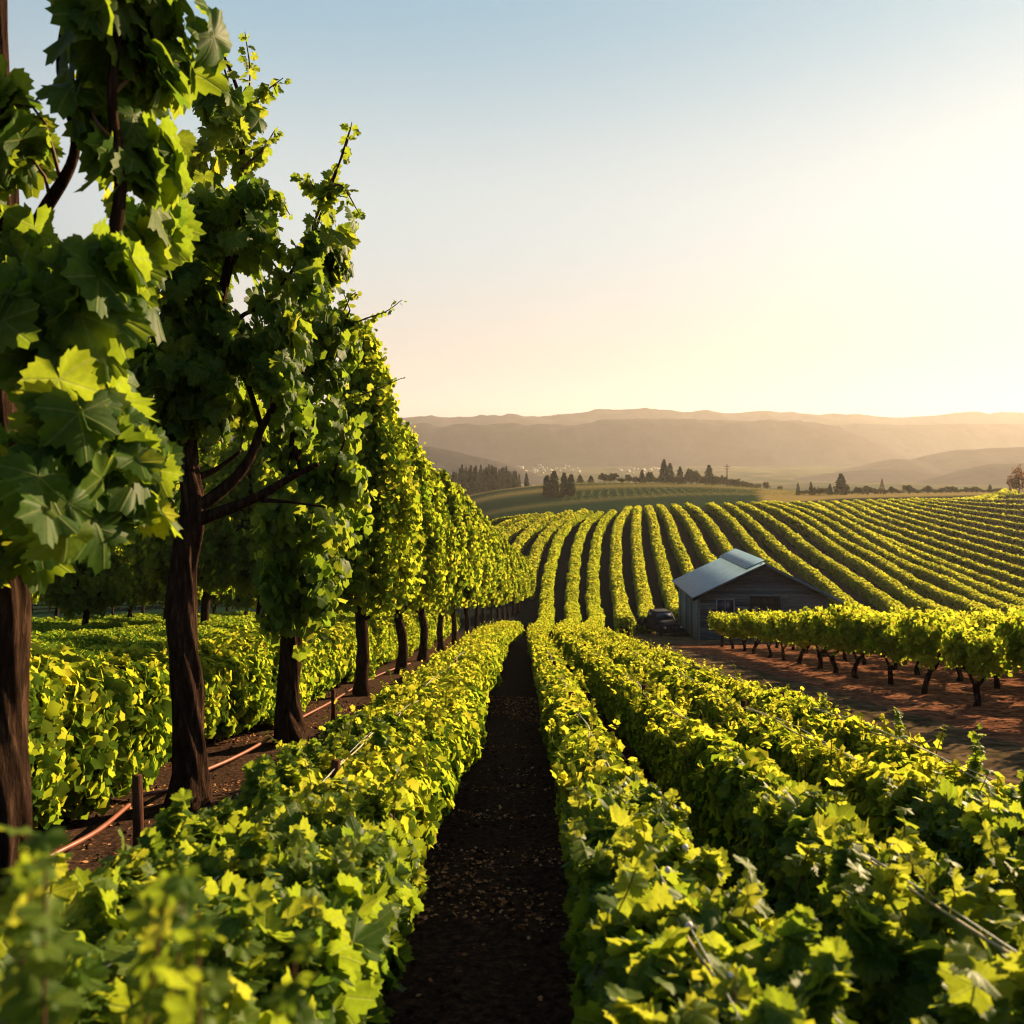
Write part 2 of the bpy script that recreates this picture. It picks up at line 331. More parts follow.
class Leaves:
    def __init__(s): s.V = []; s.T = []; s.r = []; s.u = []; s.n = 0
    def add(s, P, Tp, Nn, size, lod=2, rnd=None, rg=G):
        P = np.atleast_2d(P); k = len(P)
        if k == 0: return
        size = np.broadcast_to(size, (k,)); rnd = rg.random(k) if rnd is None else rnd
        Tp = unit(Tp); B = unit(np.cross(Tp, Nn)); Nn = np.cross(B, Tp)
        var = rg.integers(0, len(LEAF[lod]), k)
        for v in range(len(LEAF[lod])):
            ix = np.nonzero(var == v)[0]
            if not len(ix): continue
            LV, LT = LEAF[lod][v]; m = len(LV)
            W = P[ix][:, None]+size[ix][:, None, None]*(LV[None, :, 0:1]*B[ix][:, None]+LV[None, :, 1:2]*Tp[ix][:, None]+LV[None, :, 2:3]*Nn[ix][:, None])
            s.V.append(W.reshape(-1, 3).astype(np.float32))
            s.T.append((LT[None]+(s.n+np.arange(len(ix))*m)[:, None, None]).reshape(-1, 3))
            s.r.append(np.repeat(rnd[ix], m)); s.u.append(np.tile(np.column_stack([LV[:, :2], np.zeros(m)]), (len(ix), 1)).astype(np.float32))
            s.n += len(ix)*m
    def build(s, name, mat, parent=None, uv=False, smooth_=False, extra=None):
        V = np.vstack(s.V); T = np.vstack(s.T); r = np.concatenate(s.r); u = np.vstack(s.u) if uv else None
        mats = [mat]; mi = None
        if extra is not None:            # inner growth in the same mesh: (V, T, material)
            eV, eT, em = extra; mi = np.concatenate([np.zeros(len(T)), np.ones(len(eT))])
            T = np.vstack([T, eT+len(V)]); V = np.vstack([V, eV]); r = np.concatenate([r, np.full(len(eV), .3)]); mats.append(em)
            if uv: u = np.vstack([u, np.zeros((len(eV), 3))])
        return mk(name, V, T, mats, parent, r, u, smooth_, mi)
class Tubes:
    def __init__(s): s.V = []; s.T = []; s.n = 0
    def add(s, pts, rad, seg=8, ridge=0.0, twist=0.0, seed=0, capends=True):
        pts = np.asarray(pts, float); rad = np.broadcast_to(rad, (len(pts),)).astype(float)
        tan = unit(np.gradient(pts, axis=0)); ref = np.array([0, 1, 0.0]) if abs(tan[0][2]) > .7 else np.array([0, 0, 1.0])
        a = unit(np.cross(tan, ref)); b = np.cross(tan, a)
        th = np.linspace(0, 2*math.pi, seg, endpoint=False); rr = np.random.default_rng(seed)
        ph = rr.uniform(0, 6.28, 6); zz = np.cumsum(np.r_[0, np.linalg.norm(np.diff(pts, axis=0), axis=1)])[:, None]
        t2 = th[None]+twist*zz
        mod = 1+ridge*(np.abs(np.sin(t2*2.5+ph[0]+.4*np.sin(zz*3+ph[4])))*1.1-.6+.45*np.sin(t2*7+ph[1]+zz*1.1)+.5*np.sin(t2+zz*1.9+ph[2])+.35*np.sin(zz*4.3+ph[3]+2*t2))
        Rr = rad[:, None]*mod
        V = pts[:, None]+Rr[..., None]*(np.cos(th)[None, :, None]*a[:, None]+np.sin(th)[None, :, None]*b[:, None])
        n, o = len(pts), s.n; T = []
        i = np.arange(n-1)[:, None]*seg; j = np.arange(seg)[None]; j2 = (j+1) % seg
        A = (i+j).ravel()+o; B = (i+j2).ravel()+o; Cc = (i+seg+j2).ravel()+o; D = (i+seg+j).ravel()+o
        T = np.vstack([np.column_stack([A, B, Cc]), np.column_stack([A, Cc, D])])
        V = V.reshape(-1, 3); ex = []
        if capends:
            V = np.vstack([V, pts[:1], pts[-1:]]); c0 = o+n*seg; c1 = c0+1
            jj = np.arange(seg); jn = (jj+1) % seg
            T = np.vstack([T, np.column_stack([np.full(seg, c0), o+jn, o+jj]), np.column_stack([np.full(seg, c1), o+(n-1)*seg+jj, o+(n-1)*seg+jn])])
        s.V.append(V); s.T.append(T); s.n += len(V)
    def build(s, name, mat, parent=None, smooth_=True):
        return mk(name, np.vstack(s.V), np.vstack(s.T), mat, parent, smooth_=smooth_)
def spline(pts, n):
    """Catmull-Rom through pts, n samples."""
    p = np.asarray(pts, float); p = np.vstack([2*p[0]-p[1], p, 2*p[-1]-p[-2]]); m = len(p)-3
    t = np.linspace(0, m-1e-6, n); i = t.astype(int); f = (t-i)[:, None]
    a, b, c, d = p[i], p[i+1], p[i+2], p[i+3]
    return .5*((2*b)+(-a+c)*f+(2*a-5*b+4*c-d)*f**2+(-a+3*b-3*c+d)*f**3)
class Boxes:
    def __init__(s): s.V = []; s.Q = []; s.n = 0
    def hexa(s, c8):
        s.V.append(np.asarray(c8, float)); q = np.array([(0, 3, 2, 1), (4, 5, 6, 7), (0, 1, 5, 4), (1, 2, 6, 5), (2, 3, 7, 6), (3, 0, 4, 7)])
        s.Q.append(q+s.n); s.n += 8
    def box(s, x0, x1, y0, y1, z0, z1):
        s.hexa([(x0, y0, z0), (x1, y0, z0), (x1, y1, z0), (x0, y1, z0), (x0, y0, z1), (x1, y0, z1), (x1, y1, z1), (x0, y1, z1)])
    def build(s, name, mat, parent=None, bevel=0.0):
        o = mk(name, np.vstack(s.V), np.vstack(s.Q), mat, parent)
        if bevel:
            b = o.modifiers.new("bevel", 'BEVEL'); b.width = bevel; b.segments = 2; b.limit_method = 'ANGLE'
        return o

# ------------------------------------------------------------------ the ground
def axis_grid(fine0, fine1, step, lo, hi, g=1.045):
    a = list(np.arange(fine0, fine1, step)); s = step; x = a[-1]
    while x < hi: s = min(s*g, 120); x += s; a.append(x)
    s = step; x = a[0]
    while x > lo: s = min(s*g, 120); x -= s; a.insert(0, x)
    return np.array(a)
gx = axis_grid(-6, 9, 0.13, -4200, 4200); gy = axis_grid(1.5, 14, 0.13, -40, 4300, 1.03)
def grid_mesh(name, xs, ys, zf, mat, cover=None, kind='structure', parent=None):
    X, Yg = np.meshgrid(xs, ys); Z = zf(X, Yg); V = np.column_stack([X.ravel(), Yg.ravel(), Z.ravel()])
    nx, ny = len(xs), len(ys); i = (np.arange(ny-1)[:, None]*nx+np.arange(nx-1)[None]).ravel()
    o = mk(name, V, np.column_stack([i, i+1, i+nx+1, i+nx]), mat, parent, smooth_=True)
    if cover is not None:
        a = o.data.attributes.new("cover", 'FLOAT_VECTOR', 'POINT'); a.data.foreach_set("vector", cover(X.ravel(), Yg.ravel()).astype(np.float32).ravel())
    if kind: o["kind"] = kind
    return o
def gzf(X, Y):
    z = H(X, Y); near = np.clip((40-Y)/25, 0, 1)*np.clip((14-np.abs(X))/4, 0, 1)*(Y > -5)
    return z + near*(.10*(fbm(X*1.3, Y*1.3, 3, 3)-.45)+.07*(fbm(X*6, Y*6, 3, 9)-.45)) - .03
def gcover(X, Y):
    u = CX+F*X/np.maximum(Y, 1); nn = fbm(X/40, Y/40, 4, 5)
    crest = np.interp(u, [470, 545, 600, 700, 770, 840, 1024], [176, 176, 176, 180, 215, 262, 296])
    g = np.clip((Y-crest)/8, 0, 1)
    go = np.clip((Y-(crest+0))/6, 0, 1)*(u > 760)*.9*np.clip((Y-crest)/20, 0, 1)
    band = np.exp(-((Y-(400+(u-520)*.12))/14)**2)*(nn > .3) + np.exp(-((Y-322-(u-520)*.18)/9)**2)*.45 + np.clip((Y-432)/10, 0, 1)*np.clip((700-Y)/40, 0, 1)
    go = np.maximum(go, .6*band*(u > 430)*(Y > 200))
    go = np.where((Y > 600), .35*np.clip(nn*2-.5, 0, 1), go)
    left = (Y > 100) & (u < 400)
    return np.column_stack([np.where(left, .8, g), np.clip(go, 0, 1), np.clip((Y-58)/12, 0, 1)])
grid_mesh("ground", gx, gy, gzf, M['ground'], gcover)
xs = np.arange(8.9, 48, .3); 
grid_mesh("red_soil", xs, np.arange(6, 49.5, .3), lambda X, Y: H(X, Y)+.0+.16*(fbm(X*1.2+Y*.3, Y*1.2, 4, 21)-.3), M['red'])
def trackz(X, Y):
    rut = np.exp(-((X-5.6-.0118*Y)/.25)**2)+np.exp(-((X-7.2-.0118*Y)/.25)**2)
    return H(X, Y)+.055+.05*(fbm(X*2, Y*2, 3, 31)-.4)-.05*rut*(Y < 45)
grid_mesh("dirt_track", np.arange(3.9, 9.0, .2), np.arange(6, 46.2, .3), trackz, M['track'])
grid_mesh("dirt_yard", np.arange(6.6, 26, .3), np.arange(49.4, 69, .3), lambda X, Y: H(X, Y)+.06+.06*(fbm(X*1.5, Y*1.5, 3, 33)-.4), M['track'])
grid_mesh("dirt_yard", np.arange(3.9, 9.05, .2), np.arange(46.1, 49.6, .3), lambda X, Y: H(X, Y)+.058+.05*(fbm(X*2, Y*2, 3, 31)-.4), M['track'])

# far hills: closed heightfield bodies with a front and a back slope
def ridge(name, D, depth, top, basez=-40, seed=0, rough=6):
    u = np.linspace(top[0][0], top[-1][0], 900); py = np.interp(u, [p[0] for p in top], [p[1] for p in top])
    ker = np.hanning(9); ker /= ker.sum(); py = np.convolve(np.pad(py, 4, mode='edge'), ker, 'valid')
    v = np.linspace(-1, 1, 41); U, Vv = np.meshgrid(u, v)
    crest = (HY-py)/F*D
    X = (U-CX)/F*D; Y = D+Vv*depth
    prof = np.cos(np.clip(np.abs(Vv), 0, 1)*math.pi/2)**1.25
    nz = rough*2*(fbm(X/90+seed, Y/140, 5, seed)-.5)
    Z = basez+(crest[None]-basez)*prof*(1)+nz*(prof**.5)*(1-.55*(np.abs(Vv) < .05))
    V = np.column_stack([X.ravel(), Y.ravel(), Z.ravel()]); nx = len(u)
    i = (np.arange(40)[:, None]*nx+np.arange(nx-1)[None]).ravel()
    o = mk(name, V, np.column_stack([i, i+1, i+nx+1, i+nx]), M['hill'], smooth_=True); o["kind"] = 'structure'
ridge("hills", 3550, 500, [(-900, 428), (-200, 425), (100, 422), (200, 421), (395, 419), (430, 417), (470, 417.5), (494, 415), (515, 416.5), (540, 417), (575, 413), (590, 411), (612, 410), (622, 408), (640, 411), (660, 409), (680, 412), (708, 409), (725, 413), (755, 410), (780, 412), (830, 414), (880, 416), (900, 417), (950, 414), (990, 412), (1024, 412), (1300, 410), (1900, 425)], seed=2, rough=26)
ridge("hills", 2650, 380, [(-900, 440), (0, 428), (200, 424), (395, 427), (420, 423.5), (428, 424), (440, 428), (455, 425), (490, 423.5), (560, 424.5), (590, 424), (600, 421), (640, 419.5), (655, 421), (700, 420), (760, 421), (800, 423), (830, 427), (850, 434), (870, 441), (900, 452), (950, 465), (1000, 478)], seed=4, rough=18)
ridge("hills", 2950, 300, [(780, 470), (820, 430), (850, 424), (900, 425), (960, 423), (1024, 425), (1500, 420), (1900, 430)], seed=14, rough=8)
ridge("hills", 1450, 230, [(-500, 425), (200, 436), (395, 448), (412, 446), (430, 446), (445, 449), (470, 455), (500, 462), (530, 472), (560, 484)], seed=6, rough=9)
ridge("hills", 1900, 260, [(800, 484), (840, 472), (870, 464), (895, 459), (910, 460), (930, 455), (960, 450), (1024, 447), (1400, 440), (1900, 450)], seed=8, rough=5)
ridge("hills", 1350, 200, [(925, 486), (950, 477), (975, 469), (1000, 464), (1024, 463), (1300, 450), (1900, 460)], seed=10, rough=4)
ridge("hills", 1600, 200, [(700, 486), (780, 482), (830, 473), (870, 469), (900, 470), (960, 476), (1010, 486)], seed=12, rough=4)

# ------------------------------------------------------------------ vine hedges
def resample(path, step):
    p = np.asarray(path, float); d = np.r_[0, np.cumsum(np.linalg.norm(np.diff(p[:, :2], axis=0), axis=1))]
    n = max(2, int(d[-1]/step)+1); s = np.linspace(0, d[-1], n)
    return np.column_stack([np.interp(s, d, p[:, k]) for k in range(p.shape[1])]), s
def hedge(root, path, hw0, hgt, gap, mat, cover=1.9, size=lambda Y: .13, lod=lambda Y: 2, shoots=0.0, heromat=None, lump=.12, corek=.74, seed=0):
    """path: (n,2) ground line. Leaves on and inside a rounded section round it, in up to two foliage meshes."""
    rg = np.random.default_rng(seed+900)
    p, s = resample(path, .8); n = len(p)
    tan = unit(np.gradient(p, axis=0)); per = np.column_stack([tan[:, 1], -tan[:, 0]])
    z = H(p[:, 0], p[:, 1]); ph = rg.uniform(0, 6.28, 8); sx_ = rg.uniform(0, 50)
    hwf = hw0 if callable(hw0) else (lambda Y: hw0+0*np.asarray(Y))
    hwp = hwf(p[:, 1]); hw = float(np.mean(hwp)); SL = s[-1]
    b = (hgt-gap)/2; cz = gap+b
    def lumpf(ss, th):
        v = 1+lump*(2.6*(fbm(ss*1.5+sx_, th*1.1+sx_, 3, seed)-.44)+np.sin(ss*.7+ph[3])*.35)
        return v*np.sqrt(np.clip(np.minimum(ss, SL-ss)/.75, 0.02, 1))
    L = Leaves(); far = {}
    sg = []; 
    for i in range(n-1):
        Y = .5*(p[i, 1]+p[i+1, 1]); sz = size(Y); ln = s[i+1]-s[i]
        k = rg.poisson(ln*(2*b*2+hw*2)*cover/(.62*sz*sz))
        sg.append((i, k, sz, lod(Y)))
    seg = np.repeat([q[0] for q in sg], [q[1] for q in sg]); sz = np.repeat([q[2] for q in sg], [q[1] for q in sg]).astype(float)
    ld = np.repeat([q[3] for q in sg], [q[1] for q in sg]); k = len(seg)
    f = rg.random(k); ss = s[seg]*(1-f)+s[seg+1]*f
    P0 = p[seg]*(1-f[:, None])+p[seg+1]*f[:, None]; pr = per[seg]; z0 = z[seg]*(1-f)+z[seg+1]*f
    th = rg.uniform(-.95, math.pi+.95, k); cs, sn = np.cos(th), np.sin(th)
    rad = lumpf(ss, th)*(1-np.abs(rg.normal(0, .13, k))+.06)
    off = np.interp(ss, s, hwp)*np.sign(cs)*np.abs(cs)**.72*rad; up = cz+b*np.sign(sn)*np.abs(sn)**.72*rad
    P = np.column_stack([P0+pr*off[:, None], z0+up])
    nrm = np.column_stack([pr*cs[:, None], sn]); rv = rg.normal(0, 1, (k, 3))
    Nn = unit(nrm+rv*.55+np.array([.15, .1, .25])); Tp = rg.normal(0, .7, (k, 3))+nrm*.35+np.array([0, 0, -.55])
    size_ = sz*rg.uniform(.6, 1.4, k)
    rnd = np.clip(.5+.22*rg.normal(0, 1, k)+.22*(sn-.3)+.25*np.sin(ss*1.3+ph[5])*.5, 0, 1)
    stems = []
    if shoots:
        ns = int(shoots*s[-1])
        for q in range(ns):
            t = rg.uniform(0, s[-1]); i = min(int(t/.8*1), n-2); i = min(np.searchsorted(s, t), n-1)
            if p[i, 1] > 45: continue
            base = np.array([*(p[i]+per[i]*rg.uniform(-.85, .85)*hw), z[i]+hgt*rg.uniform(.9, 1.0)])
            dr = unit(np.array([rg.normal(0, .45), rg.normal(0, .45), 1.0])); ln = rg.uniform(.08, .27)*(1.0 if rg.random() < .85 else 1.6)
            m = rg.integers(5, 10); tt = np.linspace(.1, 1, m)
            pp = base+dr*ln*tt[:, None]; so_ = size(p[i, 1])
            if p[i, 1] < 14: stems.append(np.array([base-dr*.12, base+dr*ln*.5, base+dr*ln]))
            P = np.vstack([P, pp]); o_ = rg.normal(0, 1, (m, 3)); o_[:, 2] = rg.uniform(-.1, .7, m)
            Tp = np.vstack([Tp, o_]); Nn = np.vstack([Nn, unit(rg.normal(0, .6, (m, 3))+np.array([.3, 0, .8]))])
            size_ = np.r_[size_, so_*(1.1-.55*tt)]; rnd = np.r_[rnd, np.clip(.65+.25*tt+rg.normal(0, .1, m), 0, 1)]; ld = np.r_[ld, np.full(m, lod(p[i, 1]))]
    hero = ld == 0
    # inner growth
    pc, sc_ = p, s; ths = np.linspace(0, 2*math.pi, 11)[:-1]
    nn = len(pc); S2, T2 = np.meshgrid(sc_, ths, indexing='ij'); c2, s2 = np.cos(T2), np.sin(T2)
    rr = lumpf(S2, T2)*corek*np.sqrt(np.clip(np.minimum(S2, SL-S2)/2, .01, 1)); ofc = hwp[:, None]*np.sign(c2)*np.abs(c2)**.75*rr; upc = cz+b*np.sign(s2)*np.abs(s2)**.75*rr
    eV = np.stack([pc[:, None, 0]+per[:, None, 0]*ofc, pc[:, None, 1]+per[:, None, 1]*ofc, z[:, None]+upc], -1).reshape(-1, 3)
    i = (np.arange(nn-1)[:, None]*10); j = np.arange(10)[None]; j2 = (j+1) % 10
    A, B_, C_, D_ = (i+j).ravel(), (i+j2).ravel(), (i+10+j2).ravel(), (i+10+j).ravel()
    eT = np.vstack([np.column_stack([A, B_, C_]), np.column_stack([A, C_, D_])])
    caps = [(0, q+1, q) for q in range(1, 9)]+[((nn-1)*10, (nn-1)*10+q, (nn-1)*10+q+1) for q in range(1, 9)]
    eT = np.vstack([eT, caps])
    for l in (1, 2, 3):
        ix = np.nonzero(ld == l)[0]; 
        if len(ix): L.add(P[ix], Tp[ix], Nn[ix], size_[ix], l, rnd[ix], rg)
    if hero.any() and not len(L.V):
        L.add(P[hero], Tp[hero], Nn[hero], size_[hero], 0, rnd[hero], rg); hero[:] = False
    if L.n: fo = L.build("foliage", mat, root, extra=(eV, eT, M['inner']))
    if hero.any():
        L0 = Leaves(); L0.add(P[hero], Tp[hero], Nn[hero], size_[hero], 0, rnd[hero], rg)
        h_ = L0.build("near_foliage", heromat or M['leaf_hero'], root, uv=True, smooth_=True)
    hedge.stems = stems
    return p, s, per, z

def near_row(l, hw, hgt, label, Ystart, tail, seed, shoots=11, wire=True, lat2=None):
    """straight trellis row that bends onto the hillside; tail = crest pixels on the hill"""
    pts = [(lat(l, Y), Y) for Y in (Ystart, 2, 4, 8, 14, 22, 30, 38) if Y >= Ystart]
    for px, py in tail:
        h = rayhit(px, py, hgt, 45)
        if h and h[1] > pts[-1][1]+2: pts.append(h)
    pp = spline(pts, 160)
    root = empty("vine_hedge", (0, 0, 0)); tag(root, label, "vine hedge", "trellised vine hedges running downhill from the camera")
    p, s, per, z = hedge(root, pp, lambda Y: np.interp(Y, [0, 42, 75], [hw, hw, max(hw, .55)]), hgt, .5, M['leaf_row'], 2.7,
          size=lambda Y: max(.064, .0020*Y) if Y > 7 else .064+.017*(7-Y), lod=lambda Y: 0 if Y < 5.6 else (1 if Y < 15 else (2 if Y < 40 else 3)),
          shoots=shoots, seed=seed, lump=.30)
    if hedge.stems:
        t = Tubes()
        for q in hedge.stems: t.add(q, [.005, .004, .002], 5, capends=False)
        o = t.build('shoot_stems', M['twig'], root); o['kind'] = 'stuff'
    if wire:
        m = (p[:, 1] < 24) & (p[:, 1] > 1.7); wz = z[m]+hgt+.075+.035*np.sin(s[m]*1.15)
        t = Tubes(); q = np.column_stack([p[m], wz]); q = spline(q, len(q)*3); t.add(q, .0035, 6); t.build("wire", M['wire'], root)
        t = Tubes(); rg = np.random.default_rng(seed)
        q2 = q.copy(); q2[:, 0] += .03*np.sin(np.arange(len(q))*.8); q2[:, 2] -= .03+.02*np.cos(np.arange(len(q))*.55)
        t.add(q2, .006, 6, .2, seed=seed); t.build("cane", M['cane'], root)
        for k, Y in enumerate(np.arange(4.4+(seed % 3)*.9, 24, 5.5)):
            t = Tubes(); x = lat(l, Y); zz = Hf(x, Y); t.add([(x, Y, zz-.2), (x+.01, Y, zz+.7), (x, Y, zz+hgt+.13)], [.035, .034, .032], 10, .08, seed=k); t.build("post", M['post'], root)
        for k, Y in enumerate(np.arange(Ystart+1.2, 14, 1.5)):
            t = Tubes(); x = lat(l, Y)+rg.normal(0, .05); zz = Hf(x, Y)
            t.add([(x, Y, zz-.08), (x+.03, Y+.02, zz+.2), (x-.02, Y-.02, zz+.45), (x, Y, zz+.8)], [.05, .04, .035, .03], 8, .2, seed=k); t.build("stem", M['bark'], root)
    return root, p, s, z

TR_B = [(546, 617), (546.7, 599), (547.5, 584), (550, 568), (553.7, 552.5), (559, 537), (569, 523), (582, 514), (592, 511)]
TR_C = [(573, 617), (571.7, 599), (572.5, 584), (574, 568), (575.6, 552.5), (579.5, 537), (587, 522), (601, 511)]
TR_D = [(597, 617), (593, 599), (593, 584), (593, 568), (595, 552.5), (597, 537), (603.5, 521), (613.6, 510)]
rowB = near_row(.62, .24, 1.3, "leafy green vine hedge just right of the dark middle alley, pale wire along its top", .9, TR_B, 1)
rowC = near_row(1.68, .16, 1.3, "vine hedge second to the right of the dark middle alley", 1.0, TR_C, 2)
rowD = near_row(2.58, .2, 1.3, "vine hedge third to the right of the dark middle alley", 1.4, TR_D, 3)
rowE = near_row(3.3, .3, 1.3, "outermost downhill vine hedge bordering the grey dirt track", 1.6, [], 4)
# wide hedge left of the alley: ends at the foot of the slope
rootA, pA, sA, zA = near_row(-1.36, .64, 1.3, "wide bright vine hedge between the dark middle alley and the row of tall trees", .7, [(512, 622)], 5, shoots=22)
for k, (Y, dx, dz) in enumerate([(2.62, .02, .02), (3.0, -.03, .03), (3.62, .0, .03), (3.85, .12, .06), (5.3, .02, .03)]):
    bm_r = Tubes(); x = lat(.62, Y)+dx; zz = Hf(x, Y)+1.42+dz
    th = np.linspace(0, math.pi, 8); bm_r.add([(x, Y, zz-.014*math.cos(a)) for a in th], [max(.002, .014*math.sin(a)) for a in th], 10)
    bm_r.build("clip", M['clip'], rowB[0])

def sprouts(root, spots, seed):
    """long shoots that stand out of a hedge: (x, Y, base z, length, lean x, lean y, leaf size)"""
    rg = np.random.default_rng(seed); L = Leaves(); n = 0
    for x, Y, z0, ln, lx, ly, sz in spots:
        d = unit(np.array([lx, ly, 1.0])); b = np.array([x, Y, z0]); e = spline([b, b+d*ln*.5+rg.normal(0, .015, 3), b+d*ln+np.array([lx, ly, -.3])*ln*.18], 14)
        t = Tubes(); t.add(e, np.linspace(.006, .002, 14), 6, capends=False); t.build("shoot", M['twig'], root)
        k = len(e); sd = np.where(np.arange(k) % 2 == 0, 1, -1)[:, None]*np.array([1, .2, 0])+rg.normal(0, .45, (k, 3)); sd[:, 2] = rg.uniform(-.35, .35, k)
        for _ in range(2):
            L.add(e+rg.normal(0, .012, (k, 3)), sd*(1 if _ == 0 else -1), unit(rg.normal(0, .5, (k, 3))+np.array([0, -.35, .9])), sz*np.linspace(1.05, .45, k)*rg.uniform(.75, 1.15, k), 0, np.clip(rg.normal(.6, .2, k), 0, 1), rg)
    L.build("shoot_leaves", M['leaf_hero'], root, uv=True, smooth_=True)
def ztop(x, Y, h=1.25): return plane(Y)+h
sp = [(x, Y, ztop(x, Y), ln, lx, ly, sz) for x, Y, ln, lx, ly, sz in [
  (-.66, 1.25, .98, -.05, .05, .085), (-.5, 1.3, .90, .0, .05, .085), (-.76, 1.32, 1.02, .0, .03, .09), (-.58, 1.4, .92, .03, .02, .09), (-.84, 1.45, .98, -.02, .05, .095), (-.40, 1.35, .82, .05, .03, .08), (-.70, 1.5, .90, .08, .02, .095), (-.82, 1.35, .66, .05, .1, .12), (-.70, 1.45, .50, .15, .0, .14), (-.95, 1.6, .62, -.1, .05, .15), (-.60, 1.5, .42, .2, .1, .13), (-.85, 1.7, .45, .0, .1, .14), (-1.1, 1.9, .5, .1, 0, .14), (-.75, 1.95, .30, .2, .2, .13),
  (-1.25, 2.5, .33, -.2, .1, .14), (-1.6, 3.0, .25, -.3, .1, .14), (-1.15, 3.9, .30, -.1, .1, .14), (-1.7, 4.3, .28, -.2, 0, .14), (-1.55, 5.2, .34, -.1, .1, .14), (-.85, 3.2, .2, .5, 0, .14), (-.8, 4.1, .18, .6, 0, .14), (-1.5, 6.4, .3, 0, 0, .13), (-1.2, 7.6, .25, .1, 0, .13), (-1.0, 2.9, .3, .2, .2, .14)]+[(R.uniform(-1.75, -1.1), Yq, R.uniform(.18, .36), R.uniform(-.3, .1), R.uniform(-.1, .2), R.uniform(.11, .15)) for Yq in np.linspace(3.6, 8.5, 22)]]
sprouts(rootA, sp, 41)
sp = [(x, Y, ztop(x, Y), ln, lx, ly, sz) for x, Y, ln, lx, ly, sz in [
  (.86, 2.55, .30, .35, .1, .16), (.90, 2.9, .26, .4, .2, .15), (.72, 2.35, .22, .1, 0, .15), (.95, 2.2, .25, .5, 0, .15), (.55, 2.2, .16, -.3, 0, .14), (.75, 4.6, .2, .2, .1, .12), (.8, 5.2, .22, .3, 0, .12), (.5, 3.6, .14, -.2, 0, .12), (.9, 3.5, .2, .4, 0, .13), (.7, 6.6, .2, 0, 0, .11)]]
sprouts(rowB[0], sp, 42)
sp = [(x, Y, ztop(x, Y), ln, lx, ly, sz) for x, Y, ln, lx, ly, sz in [
  (1.8, 3.6, .25, .2, 0, .13), (1.55, 3.9, .26, 0, .1, .13), (1.9, 3.1, .25, .3, 0, .14), (1.75, 5.0, .22, .1, 0, .12), (1.6, 6.1, .22, .1, 0, .11), (1.4, 3.3, .16, -.3, 0, .13)]]
sprouts(rowC[0], sp, 43)
sp = [(x, Y, ztop(x, Y), ln, lx, ly, sz) for x, Y, ln, lx, ly, sz in [(3.4, 6.3, .42, .1, 0, .08), (3.5, 7.6, .4, -.1, 0, .08), (3.3, 5.4, .25, 0, .1, .1), (3.45, 9.5, .3, .1, 0, .08)]]
sprouts(rowE[0], sp, 44)

# hillside hedges traced by their crest line
HILL = [
 ("vine hedge lowest at the left end of the hillside, nearest the tree wall", [(455, 536), (479, 526), (494, 520), (512, 517.5)]),
 ("second vine hedge up from the tree wall at the hillside's left end", [(470, 545), (489.7, 532), (503.7, 524), (522.5, 518)]),
 ("third vine hedge from the hillside's left end, curving behind the tree wall", [(480, 556), (497.5, 541.6), (507, 532), (522.5, 523), (541, 516)]),
 ("fourth vine hedge from the hillside's left end, cut off low by the tree wall", [(500, 571), (510, 555.6), (518, 543), (527, 532), (541, 521.5), (560, 515)]),
 ("curved vine hedge that runs down the hillside to the end of the tree wall", [(527, 590), (530, 571), (533.4, 559), (538, 544.7), (547.5, 530.6), (560, 521.5), (577, 513.5)]),
 ("hillside vine hedge ending in the yard left of the parked pickup", [(626, 624), (623.8, 613), (620.6, 599), (617.5, 584), (615.6, 568), (616, 552.5), (616, 537), (619, 521), (626.9, 510)]),
 ("hillside vine hedge ending just behind the parked pickup", [(648, 617), (645, 599), (641.7, 584), (639, 568), (637.5, 552.5), (636, 537), (636, 521), (637.5, 509.5)]),
 ("hillside vine hedge ending at the barn's back left corner", [(677.7, 610), (673, 599), (667.5, 584), (663.6, 568), (659.7, 552.5), (655.8, 537), (653.4, 521), (649.5, 509)]),
 ("hillside vine hedge that meets the middle of the barn's left roof edge", [(705, 598), (694, 577.5), (688.6, 568), (681.6, 552.5), (675, 537), (670, 521), (662, 508)]),
 ("hillside vine hedge that meets the upper half of the barn's left roof edge", [(728, 588), (713, 562), (703, 548), (695.6, 532), (686, 517), (677, 507.5)]),
 ("hillside vine hedge that runs down to the back end of the barn's ridge", [(760, 590), (736, 560), (728.4, 548), (716, 530.6), (705, 517), (692, 506.5)]),
 ("hillside vine hedge that runs down to the front end of the barn's ridge", [(805, 592), (778, 568), (762.5, 556), (747, 538), (731, 519.5), (714, 506)]),
 ("first hillside vine hedge to clear the barn roof on its right", [(880, 622), (856, 606.6), (833, 588), (809, 569), (786, 552), (767, 534.7), (750, 520), (731, 506)]),
 ("second hillside vine hedge to the right of the barn roof", [(912, 617), (894, 604), (867, 586), (840, 568), (809, 547), (787.5, 530), (767, 516.5), (745, 505)]),
 ("third hillside vine hedge to the right of the barn roof", [(955, 617), (941, 609), (912, 595), (876, 571), (840, 550), (809, 528), (787.5, 515), (759, 504)]),
 ("fourth hillside vine hedge to the right of the barn roof", [(1000, 617), (980, 608), (948, 595), (912, 578.6), (876, 557), (840, 539), (825, 528), (801.6, 514.5), (770, 503)]),
 ("fifth hillside vine hedge to the right of the barn roof", [(1060, 624), (1024, 611), (984, 598), (948, 580), (912, 566), (876, 548), (840, 526.5), (809, 511.5), (781, 503)]),
 ("sixth hillside vine hedge to the right of the barn roof", [(1080, 622), (1024, 603), (984, 587.6), (948, 571), (912, 557), (876, 537), (840, 517.5), (800, 503)]),
]
